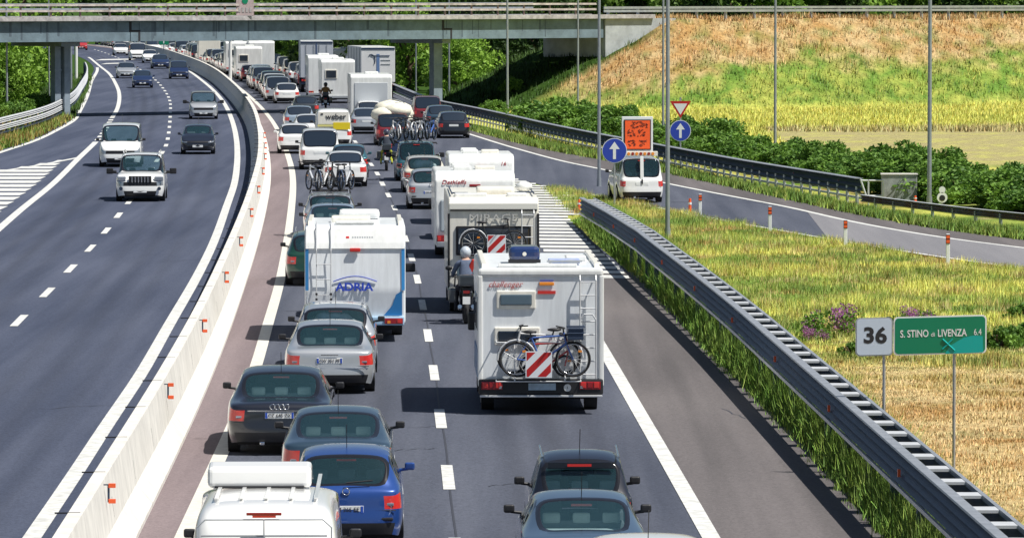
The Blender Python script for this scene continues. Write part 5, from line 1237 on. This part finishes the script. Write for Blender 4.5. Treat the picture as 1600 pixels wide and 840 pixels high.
ladder(mh, .74, 1.04, -3.2, .66, 2.66, 8)
q = MB(); q.tube([(.74, -3.34, .72), (.74, -3.35, 1.82), (.81, -3.35, 1.92), (.97, -3.35, 1.92), (1.04, -3.35, 1.82), (1.04, -3.34, 1.0)], .016); q.build('ladder_guard', M['galvL'], mh)
MB().box((0, -3.22, .54), (W+.02, .22, .30), bev=.04).build('bumper', M['black'], mh); MB().box((0, -3.34, .37), (W-.02, .05, .04), bev=.01).build('bumper_strip', M['galvL'], mh)
for sx in (-1, 1):
    f = MB().box((sx*(W/2-.24), -3.335, .57), (.40, .03, .15), bev=.01).build('tail_light', M['redD'], mh)
    for k, mm_ in ((-.13, 'red'), (0.0, 'redD'), (.12, 'red')): MB().box((sx*(W/2-.24)+k, -3.352, .58), (.10, .02, .11), bev=.01).build('lens', M[mm_], f)
    MB().box((sx*(W/2-.40), -3.352, .54), (.05, .02, .05)).build('reversing_lens', M['clear'], f)
MB().box((.02, -3.35, .55), (.52, .02, .13)).build('number_plate', mat('plate_blurred', (.40, .52, .62), .5, noise=.3, nscale=6), mh)
MB().cyl((.50, -3.34, .53), (.50, -3.355, .53), .07, 16).build('country_badge', M['plate'], mh); text('I', .07, M['ink'], 'badge_lettering', mh, (.50, -3.358, .53))
marking(mh, -.05, .99, .50, -3.62)
q = MB()
for z in (.68, 1.42): q.tube([(-.85, -3.2, z), (-.85, -3.5, z-.02), (.75, -3.5, z-.02), (.75, -3.2, z)], .014)
for x in (-.5, .45): q.tube([(x, -3.22, 1.42), (x, -3.5, .66), (x, -3.22, .68)], .014)
q.build('bike_rack', M['galvL'], mh)
MB().box((-.28, -1.6, 2.99), (.60, .9, .30), bev=.11, seg=3).build('roof_box', paint('box_blue', (.01, .03, .12)), mh); MB().box((-.28, -2.0, 2.86), (.62, .12, .06)).build('roof_box_foot', M['black'], mh)
MB().cyl((-.28, -2.06, 3.0), (-.28, -2.075, 3.0), .04, 12).build('roof_box_badge', M['whtY'], mh)
for sx in (-1, 1): MB().prism([(-3.0, 2.74), (-2.9, 2.86), (2.0, 2.88), (2.1, 2.76)], sx*(W/2-.1)-.05, sx*(W/2-.1)+.05, .015, 2).build('roof_rail', M['whtY'], mh)
MB().box((.48, -2.0, 2.86), (.60, .5, .08), bev=.02).build('roof_hatch', mat('hatch_patterned', (.62, .60, .50), .4, two=(.10, .25, .75), nscale=3.5), mh); MB().box((.48, -2.27, 2.87), (.68, .03, .03)).build('hatch_bar', M['trimg'], mh)
MB().box((-.05, -2.75, 2.82), (1.5, .18, .06), bev=.015).build('roof_bar', M['wht'], mh); MB().box((.75, -.5, 2.85), (.4, .6, .1), bev=.03).build('roof_hatch', M['wht'], mh)
for y0, y1, z in ((-2.3, -1.4, 1.85), (-.6, .4, 1.85)): f = MB().box((-W/2-.01, (y0+y1)/2, z), (.04, y1-y0+.1, .6), bev=.015).build('side_window', M['trimg'], mh); MB().box((-W/2-.035, (y0+y1)/2, z), (.02, y1-y0, .5)).build('pane', M['glassB'], f)
MB().box((-W/2-.012, -1.0, .9), (.02, 3.9, .5)).build('side_stripe', mat('stripe_blue', (.10, .22, .40), .4), mh); MB().box((-1.2, 2.2, 1.45), (.2, .12, .36), bev=.04).build('door_mirror', M['black'], mh)
wheels(mh, W, (-1.9, 2.6), .35); MB().box((0, -.2, .42), (1.9, 5.8, .24)).build('chassis', M['dark'], mh); place_box(mh, 845, 648, L)
put_bike('blue', mh, .07, -3.52, .74, 'blue-grey bicycle with a basket on the back of the nearest white motorhome', 0, 1., True); put_bike('white', mh, -.04, -3.38, .80, 'white bicycle behind the blue one on the nearest motorhome', math.pi, .92)
put_bike('red', mh, .12, -3.45, .74, 'small child bicycle with dark wheels between the two bicycles on the motorhome', 0, .62)

# 3: cream motorhome
m2 = empty('motorhome', label='cream motorhome with a black lower back panel and a bicycle behind the nearest motorhome', cat='motorhome'); L = 6.6; W = 2.24
MB().prism([(-3.3, .5), (-3.3, 2.74), (-3.2, 2.90), (1.0, 2.94), (2.4, 2.94), (3.1, 2.6), (3.1, 2.2), (2.3, 1.9), (2.2, .5)], -W/2, W/2, .05, 3).build('body', M['whtY'], m2)
MB().prism([(2.0, .45), (2.0, 2.0), (2.5, 1.95), (3.0, 1.15), (3.4, 1.0), (3.5, .45)], -.98, .98, .06, 3).build('cab', PM['white'], m2)
MB().box((0, -3.31, 2.68), (W-.04, .04, .16), bev=.015).build('roof_edge', mat('cream_bright', (.80, .79, .72), .4), m2)
MB().box((0, -3.33, 2.58), (W-.1, .03, .03)).build('dark_seam', M['black'], m2)
for sx in (-1, 1): MB().box((sx*(W/2-.01), -3.3, 1.5), (.05, .06, 2.0)).build('corner_trim', M['black'], m2)
f = MB().box((.0, -3.32, 1.83), (1.86, .03, .72), bev=.03).build('window', M['black'], m2); MB().box((0, -3.337, 1.83), (1.76, .02, .62), bev=.02).build('pane', M['glassB'], f)
text('MIRAGE', .26, mat('emboss_cream', (.55, .55, .52), .4), 'lettering', m2, (0, -3.325, 2.39), sx=1.35)
marking(m2, .07, 1.76, .46, -3.62); tails(m2, W, .55, -3.32); MB().box((0, -3.34, .42), (W, .14, .2), bev=.04).build('bumper', M['trimg'], m2)
q = MB(); q.tube([(-.8, -3.3, 1.42), (-.8, -3.55, 1.42), (.8, -3.55, 1.42), (.8, -3.3, 1.42)], .014); q.tube([(-.35, -3.33, .5), (-.38, -3.4, 1.0), (-.95, -3.4, 1.0), (-.98, -3.33, .5)], .018); q.build('bike_rack', M['black'], m2)
ladder(m2, .70, 1.0, -3.3, .7, 2.6, 7, M['galvL'])
MB().box((.1, -1.2, 3.0), (.95, .9, .2), bev=.08).build('roof_air_unit', M['whtY'], m2); MB().box((-.55, -2.7, 2.94), (.8, .5, .1), bev=.03).build('roof_hatch', M['wht'], m2); MB().box((.6, -2.6, 2.94), (.5, .4, .1), bev=.03).build('roof_hatch', M['wht'], m2)
MB().ell((.85, -.5, 3.06), (.22, .22, .14)).build('satellite_dome', M['wht'], m2)
q = MB(); q.tube([(-1.02, -2.9, 2.98), (-1.02, 1.5, 3.0)], .02); q.tube([(1.02, -2.9, 2.98), (1.02, 1.5, 3.0)], .02); q.tube([(-1.02, -2.4, 2.98), (-.62, -2.4, 2.98)], .02); q.tube([(.62, -2.0, 2.98), (1.02, -2.0, 2.98)], .02); q.build('roof_rack', M['galvD'], m2)
wheels(m2, W, (-2., 2.7), .35); MB().box((0, -.2, .42), (1.9, 6., .24)).build('chassis', M['dark'], m2); place_box(m2, 771, 491, L)
put_bike('black', m2, .0, -3.50, 1.45, 'dark bicycle on the back of the cream motorhome', 0, .95)

# 4: caravans ahead
def caravan(label, W, Hh, L, px, py, txt=None, tcol='red', tx=-.6, two=False):
    o = empty('caravan', label=label, cat='caravan')
    MB().prism([(-L/2+.05, .4), (-L/2-.02, 1.0), (-L/2, 1.75), (-L/2+.10, Hh-.25), (-L/2+.3, Hh-.05), (-L/2+.6, Hh), (L/2-.6, Hh), (L/2-.15, Hh-.3), (L/2, 1.2), (L/2-.05, .45)], -W/2, W/2, .08, 3).build('body', M['wht'], o)
    MB().box((0, -L/2-.02, 1.30), (W-.35, .06, .95), bev=.04).build('rear_recess', mat('recess_grey', (.42, .47, .50), .4), o)
    f = MB().box((0, -L/2-.05, 1.42), (W-.8, .04, .6), bev=.04).build('window', M['trimg'], o); MB().box((0, -L/2-.075, 1.42), (W-.9, .02, .5), bev=.03).build('pane', M['glassF'], f)
    tails(o, W, .62, -L/2-.02, .42, .2); MB().box((0, -L/2, .45), (W-.1, .16, .18), bev=.04).build('bumper', M['galv'], o)
    MB().box((0, -L/2-.0, Hh-.42), (.34, .1, .08), bev=.02).build('brake_light', M['redD'], o)
    for yy in (-L*.25, L*.18): MB().box((-.35, yy, Hh+.06), (.55, .5, .14), bev=.05).build('roof_hatch', M['wht'], o)
    MB().box((.35, -L*.1, Hh+.05), (.6, .6, .12), bev=.04).build('roof_hatch', M['whtY'], o)
    if txt: text(txt, .2, M[tcol], 'lettering', o, (tx, -L/2-.0+.07, Hh-.33), (math.pi/2-.38, 0, 0), shear=.2)
    wheels(o, W, (-.2,), .33); MB().box((0, 0, .36), (W*.8, L*.9, .16)).build('chassis', M['dark'], o); place_box(o, px, py, L); return o
c3 = caravan('white caravan with rounded back just ahead of the cream motorhome', 2.4, 2.62, 5.4, 742, 405, 'Dethleffs', 'redD', -.62)
car('suv', 'grey', 737, 376, 'grey car towing the rounded white caravan, hidden between two caravans')
c4 = caravan('second white caravan, farther ahead, half hidden behind the rounded one', 2.25, 2.42, 4.6, 752, 352, '16', 'redD', .75)

# 5: distant motorhomes
def simple_mh(label, W, Hh, L, px, py, yaw=0, win=True, over=True, col='wht', door=False):
    o = empty('motorhome', label=label, cat='motorhome')
    MB().prism([(-L/2, .5), (-L/2, Hh-.15), (-L/2+.15, Hh), (L/2-.9, Hh+.02), (L/2-.3, Hh-.25), (L/2-.3, Hh-.65), (L/2-1.1, Hh-.85), (L/2-1.1, .5)], -W/2, W/2, .06, 2).build('body', M[col], o)
    MB().prism([(L/2-1.2, .45), (L/2-1.2, 2.0), (L/2-.8, 1.95), (L/2-.35, 1.15), (L/2, 1.0), (L/2, .45)], -.96, .96, .05, 2).build('cab', PM['white'], o)
    if win: rear_window(o, -W*.2, Hh-1.0, .7, .5, -L/2, 'glassB')
    if door: MB().box((0, -L/2-.01, 1.55), (W-.5, .05, Hh-1.1), bev=.02).build('rear_panel', mat('panel_grey', (.50, .53, .56), .4), o)  # plain grey panel on the rear wall
    tails(o, W, .6, -L/2); MB().box((0, -L/2-.04, .46), (W, .14, .18), bev=.03).build('bumper', M['trimg'], o)
    MB().box((.1, -L*.1, Hh+.07), (.8, .7, .16), bev=.05).build('roof_hatch', M['wht'], o)
    wheels(o, W, (-L/2+1.3, L/2-.9), .34); MB().box((0, -.2, .42), (W*.8, L*.9, .24)).build('chassis', M['dark'], o); place_box(o, px, py, L, yaw); return o
simple_mh('large white motorhome with a plain grey back panel in the right lane before the trailer', 2.45, 2.95, 6.5, 580, 195, 0, False, True, 'wht', True)
simple_mh('white motorhome with overcab left of the one with a grey back panel', 2.35, 3.05, 6.2, 528, 162, 0, True)
simple_mh('narrow white motorhome standing beside the grey lorry in the distance', 2.2, 3.2, 6.0, 505, 157, 0, False)
simple_mh('distant white motorhome with a dark window, left of a distant pair', 2.3, 3.05, 6.0, 372, 117, 0, True)
simple_mh('distant white motorhome with a dark window, right of a distant pair', 2.35, 3.15, 6.2, 409, 118, 0, True)

# 6: lorries
def lorry(label, W, Hh, L, px, py, yaw, body, doors=True):
    o = empty('lorry', label=label, cat='lorry'); bm_ = mat('lorry_'+body, {'grey': (.50, .53, .58), 'white': (.72, .72, .72)}[body], .5, noise=.1, nscale=.8)
    MB().box((0, -1.2, (Hh+1.15)/2), (W, L-2.6, Hh-1.15), bev=.03).build('trailer_box', bm_, o); yb = -1.2-(L-2.6)/2
    MB().box((0, -1.2, Hh+.012), (W-.05, L-2.7, .03)).build('roof_sheet', M['wht'], o)
    MB().box((0, yb-.01, Hh-.1), (W-.04, .04, .14)).build('top_frame', M['galvD'], o)
    if doors:
        for x in (-.02, ): MB().box((x, yb-.012, (Hh+1.15)/2), (.10, .03, Hh-1.5)).build('door_gap', mat('gap_blue', (.06, .10, .2), .5), o)
        for x in (-W*.32, -.2, .2, W*.32): MB().cyl((x, yb-.04, 1.2), (x, yb-.04, Hh-.2), .018, 6).build('locking_bar', M['galv'], o)
        MB().box((.22, yb-.02, Hh-1.9), (.10, .03, 1.2)).build('dark_strip', M['glassB'], o)
    else:
        q = MB(); n_ = 16; arc = [(-.5-.28*math.cos(R(50+260*k/n_/1.4)), yb-.02, Hh-.95+.42*math.sin(R(50+260*k/n_/1.4))) for k in range(n_)]
        q.tube(arc, .035, 4); q.tube([(-.5, yb-.02, Hh-.62), (.85, yb-.02, Hh-.62)], .03, 4); q.build('curved_logo', M['galvD'], o)
        MB().box((.0, yb-.015, Hh-1.35), (.22, .02, 1.7)).build('blue_band', mat('band_blue', (.12, .20, .38), .5), o)
        for z in (-.95, -1.25): MB().box((.55, yb-.015, Hh+z), (.7, .02, .05)).build('grey_line', M['galv'], o)
        for k in range(5): MB().box((-W/2-.012, yb+1+k*2., (Hh+1.2)/2), (.02, .06, Hh-1.3)).build('curtain_strap', M['galvD'], o)
    tails(o, W, .95, yb, .4, .16); MB().box((0, yb+.1, .75), (W-.1, .2, .2)).build('bumper', M['galvD'], o); MB().box((0, -1.2, .95), (1.1, L-2.8, .3)).build('chassis', M['dark'], o)
    MB().box((0, L/2-1.2, 1.7), (2.35, 2.1, 2.5), bev=.15).build('cab', PM['white'], o)
    wheels(o, W, (yb+1.2, yb+2.5, yb+3.8, L/2-3.2, L/2-.9), .5); place_box(o, px, py, L, yaw)
    for c_ in ALLCARS[-1:]: pass
    return o
lorry('grey box lorry with closed rear doors in the left of two lorries beyond the bridge', 2.5, 3.95, 12.5, 495, 145, .02, 'grey')
lorry('white trailer with a curved dark logo, right of the two lorries beyond the bridge', 2.5, 3.7, 12.5, 591, 153, -.06, 'white', False)

# ------------------------------------------------------------------ far queue
cols = ['silver', 'white', 'white', 'white', 'silver', 'cream', 'black', 'grey', 'navy', 'red', 'paleblue', 'darkgrey', 'white', 'silver', 'green', 'bluegrey']
words = {'cream': 'cream', 'silver': 'silver', 'white': 'white', 'black': 'black', 'grey': 'grey', 'navy': 'navy', 'red': 'red', 'paleblue': 'pale blue', 'darkgrey': 'dark grey', 'green': 'dark green', 'bluegrey': 'blue-grey'}
kinds = {'hatch': 'hatchback', 'sedan': 'saloon', 'estate': 'estate', 'mpv': 'people carrier', 'suv': 'off-roader', 'van': 'van'}
def off_lane(d): return off(d)
seen_l = {}
def queue(d, y0, y1, step, lanew, skip=()):
    y = y0; prev = None
    while y < y1:
        if any(a < y < b for a, b in skip): y += 3; continue
        c_ = random.choice(cols); kd = random.choice(['hatch', 'hatch', 'sedan', 'estate', 'mpv', 'suv', 'van']); f = off(d+random.uniform(-.25, .25)); x = f(y); h_ = head(BAR, y)
        o, _ = proto(kd, c_, 0); Lc = SP[kd]['L']; o.location = (x+math.sin(h_)*Lc/2, y+Lc/2, 0); o.rotation_euler = (0, 0, -h_)
        desc = words[c_]+' '+kinds[kd]; lab = 'distant '+desc+' queuing in the '+lanew+(' behind a '+prev if prev else '')
        n_ = seen_l.get(lab, 0); seen_l[lab] = n_+1
        if n_: lab += ', farther away'
        tag(o, lab, 'car', 'distant queuing cars'); prev = None
        ALLCARS.append(o); prev = desc; y += step+random.uniform(-.6, 1.6)
def mh_at(d, y, lab, Hh, col='wht', L_=6.0):
    f = off(d); o = simple_mh(lab, 2.3, Hh, L_, 400, 120, 0, random.random() < .7, True, col); h_ = head(BAR, y); o.location = (f(y)+math.sin(h_)*L_/2, y+L_/2, 0)
mh_at(3.0, 468, 'white motorhome in the barrier-side lane of the distant queue, nearest of three there', 2.9); mh_at(3.1, 566, 'cream motorhome in the barrier-side lane of the distant queue', 2.8, 'whtY'); mh_at(2.9, 655, 'farthest white motorhome in the barrier-side lane of the distant queue', 2.9)
mh_at(7.0, 560, 'white motorhome far ahead in the middle lane of the queue', 3.0); mh_at(6.8, 640, 'cream motorhome farthest ahead in the middle lane of the queue', 2.9, 'whtY'); mh_at(10.6, 452, 'white motorhome in the outer lane beyond the patterned trailer', 2.9)
queue(3.0, 372, 760, 5.9, 'barrier-side lane', skip=((460, 476), (558, 574), (647, 663)))
queue(6.9, 432, 780, 6.2, 'middle lane', skip=((478, 506), (552, 568), (632, 648)))
queue(10.6, 440, 800, 7.5, 'outer lane', skip=((440, 461), (470, 515)))
# ------------------------------------------------------------------ bikes on car tails
for k in range(4):
    put_bike(['silver', 'white', 'black', 'silver'][k], bc, -.54+.36*k, -.35+.12*(k % 2), 1.50, ['silver bicycle on the left edge of the silver estate roof', 'white bicycle second from left on the silver estate roof', 'black bicycle third from left on the silver estate roof', 'silver bicycle on the right edge of the silver estate roof'][k], rz=math.pi/2+(-.3 if k % 2 else .3), sc=.96, dark=k != 1).scale = (1, 1.6, 1)
q = MB()
for y_ in (-.8, .1): MB().tube([(-.66, y_, 1.42), (-.64, y_, 1.50), (.64, y_, 1.50), (.66, y_, 1.42)], .02).build('roof_rack_bar', M['black'], bc)
for k in range(6):
    put_bike(['white', 'black', 'silver', 'white', 'silver', 'blue'][k], gs, -.85+.30*k, -.5+.2*(k % 2), 1.70, ['white', 'black', 'silver', 'white', 'silver', 'blue'][k]+' bicycle, '+ordn(k+1)+' from the left, on the dark green off-roader roof', rz=math.pi/2+(-.3 if k % 2 else .25), sc=[.9, 1, .95, 1, .9, 1][k], tilt=[.0, .08, -.05, .1, 0, .05][k], dark=k not in (0, 3)).scale = (1, 1.6, 1)
q = MB()
for y_ in (-1., .1): MB().tube([(-.95, y_, 1.64), (-.95, y_, 1.70), (.95, y_, 1.70), (.95, y_, 1.64)], .02).build('roof_rack_bar', M['black'], gs)

# ------------------------------------------------------------------ people and motorcycles
def skin_mesh(pts, edges, rad, root_i=0, lv=2):
    me = bpy.data.meshes.new('sk'); me.from_pydata([tuple(p) for p in pts], edges, []); o = bpy.data.objects.new('sk', me); COL.objects.link(o)
    md = o.modifiers.new('skin', 'SKIN'); md.use_smooth_shade = True; sv_ = me.skin_vertices[0].data
    for i, r in enumerate(rad): sv_[i].radius = (r, r) if not isinstance(r, tuple) else r
    for i in range(len(pts)): sv_[i].use_root = (i == root_i)
    s2 = o.modifiers.new('sub', 'SUBSURF'); s2.levels = lv; dg = bpy.context.evaluated_depsgraph_get(); r_ = bpy.data.meshes.new_from_object(o.evaluated_get(dg)); COL.objects.unlink(o); bpy.data.objects.remove(o); return r_
SKIN = mat('skin', (.50, .30, .22), .6)
def cloth(n, c): return mat('cloth_'+n, c, .85, noise=.2, nscale=9, bump=.3)
def motorcycle(col):
    o = empty('motorcycle')
    for y_, nm in ((-.72, 'wheel'), (.75, 'wheel')):
        wh = MB().torus((0, y_, .32), (1, 0, 0), .26, .065, 26, 8).build(nm, M['rubber'], o); sp = MB()
        for k in range(6): a = k*math.pi/3; sp.cyl((0, y_, .32), (0, y_+math.cos(a)*.22, .32+math.sin(a)*.22), .014, 5)
        sp.torus((0, y_, .32), (1, 0, 0), .2, .02, 20, 5); sp.build('rim', M['rim'], wh)
    MB().prism([(-.55, .62), (-.5, .82), (-.1, .80), (.15, 1.02), (.5, .95), (.62, .7), (.4, .45), (0, .38), (-.35, .42)], -.16, .16, .06, 3).build('body', PM[col], o)
    MB().prism([(-.85, .86), (-.82, .94), (-.2, .86), (.0, .82), (-.15, .76)], -.15, .15, .04, 3).build('seat', M['black'], o)
    MB().prism([(-1.05, .70), (-.98, .92), (-.6, .84), (-.55, .66)], -.10, .10, .03, 2).build('tail', M['black'], o)
    MB().box((0, -1.05, .80), (.16, .04, .07), bev=.01).build('tail_light', M['red'], o); MB().box((0, -1.08, .60), (.18, .02, .18)).build('number_plate', M['plate'], o)
    MB().box((0, -.95, 1.08), (.42, .36, .28), bev=.06, seg=3).build('top_case', PM['darkgrey'], o)
    for sx in (-1, 1):
        MB().box((sx*.34, -.72, .72), (.2, .46, .34), bev=.06, seg=3).build('pannier', PM['darkgrey'], o)
        q = MB(); q.cyl((sx*.09, .75, .32), (sx*.09, .48, 1.02), .028, 8); q.build('fork', M['chrome'], o)
        q = MB(); q.ell((sx*.40, .42, 1.30), (.09, .03, .06)); q.cyl((sx*.3, .4, 1.12), (sx*.38, .42, 1.28), .01, 5); q.build('mirror', M['black'], o)
        q = MB(); q.cyl((sx*.15, -.6, .38), (sx*.16, -1.02, .45), .05, 10); q.build('exhaust', M['chrome'], o)
    q = MB(); q.tube([(-.38, .30, 1.10), (-.1, .45, 1.08), (.1, .45, 1.08), (.38, .30, 1.10)], .018); q.build('handlebar', M['black'], o)
    MB().prism([(.42, 1.02), (.62, 1.0), (.5, 1.38), (.44, 1.4)], -.2, .2, .01, 2).build('windshield', M['glassF'], o)
    MB().box((0, .05, .52), (.3, .42, .3), bev=.05).build('engine', M['galvD'], o)
    return o
def rider(jacket, trousers, helmet, label, mc, stripe=None):
    o = empty('person', mc.location.copy(), mc.rotation_euler.z, label, 'person'); o.location = mc.location
    pts = [(0, -.25, .93), (0, -.22, 1.12), (0, -.12, 1.34), (0, -.06, 1.48), (0, -.02, 1.58), (0, 0, 1.68)]; rad = [(.17, .13), (.16, .12), (.19, .13), (.12, .09), .055, .085]; ed = [(0, 1), (1, 2), (2, 3), (3, 4), (4, 5)]
    parts = []
    for sx in (-1, 1):
        b = len(pts)
        pts += [(sx*.19, -.08, 1.44), (sx*.30, .0, 1.20), (sx*.31, .26, 1.12), (sx*.31, .33, 1.12)]; rad += [.075, .055, .042, .035]; ed += [(3, b), (b, b+1), (b+1, b+2), (b+2, b+3)]
        c = len(pts); pts += [(sx*.12, -.2, .90), (sx*.22, .22, .80), (sx*.23, .02, .42), (sx*.24, .0, .34), (sx*.24, .13, .30)]; rad += [.10, .078, .055, .045, .04]; ed += [(0, c), (c, c+1), (c+1, c+2), (c+2, c+3), (c+3, c+4)]
    me = skin_mesh(pts, ed, rad); body = bpy.data.objects.new('body', me); COL.objects.link(body); body.parent = o
    me.materials.clear()
    for m_ in (jacket, trousers, M['black'], SKIN): me.materials.append(m_)
    for p_ in me.polygons:
        c = p_.center; r = math.hypot(c.x, 0)
        p_.material_index = 3 if (c.z > 1.53 and abs(c.x) < .12) else (0 if (c.z > .97 and not (c.y > .24 and abs(c.x) > .2)) else (1 if c.z > .36 and not (c.y > .24 and c.z > .97) else 2))
        p_.use_smooth = True
    hm = MB(); hm.ell((0, .0, 1.70), (.135, .16, .155), sub=3); hm.build('helmet', helmet, o); v = MB(); v.ell((0, .07, 1.71), (.115, .10, .065)); v.build('visor', M['glassB'], o)
    if stripe: MB().box((.12, -.20, 1.30), (.12, .06, .5), rot=(.1, .35, 0), bev=.03).build('red_panel', stripe, o)
    for sx in (-1, 1):
        g_ = MB(); g_.ell((sx*.315, .33, 1.115), (.035, .05, .03))
        for f_ in range(4): g_.tube([(sx*(.275+f_*.022), .36, 1.13), (sx*(.275+f_*.022), .40-.004*f_, 1.115), (sx*(.275+f_*.022), .385, 1.085)], .010, 5)
        g_.tube([(sx*.28, .33, 1.10), (sx*.27, .36, 1.085)], .011, 5); g_.build('glove', M['black'], o)
    return o
mc = motorcycle('black'); pr = P(727, 508); hh = head(LD, pr.y); mc.location = (pr.x, pr.y+1.05, 0); mc.rotation_euler = (0, 0, -hh); tag(mc, 'black touring motorcycle filtering beside the nearest motorhome', 'motorcycle')
rider(cloth('bluegrey', (.10, .13, .20)), cloth('dark', (.02, .02, .03)), mat('helmet_pale', (.5, .55, .6), .2, coat=1), 'rider in dark blue jacket with a red panel on the motorcycle beside the nearest motorhome', mc, cloth('red', (.65, .04, .03)))
m3 = copy_tree(mc, {PM['black']: PM['silver']}); m3.location = (P(603, 268).x, P(603, 268).y+1, 0); tag(m3, 'silver motorcycle filtering left of the navy estate', 'motorcycle')
rider(cloth('darkb', (.03, .04, .06)), cloth('yellowish', (.45, .48, .04)), mat('helmet_dark', (.05, .05, .08), .2, coat=1), 'rider in dark jacket and yellow trousers beside the navy estate', m3)
m4 = copy_tree(mc, {PM['black']: PM['navy']}); m4.location = (P(508, 173).x, P(508, 173).y+1, 0); tag(m4, 'navy motorcycle far ahead between the two lanes beyond the delivery van', 'motorcycle')
rider(cloth('tan', (.40, .22, .08)), cloth('dk2', (.02, .02, .03)), mat('helmet_black', (.02, .02, .02), .2, coat=1), 'rider in tan jacket far ahead of the lettered delivery van', m4)
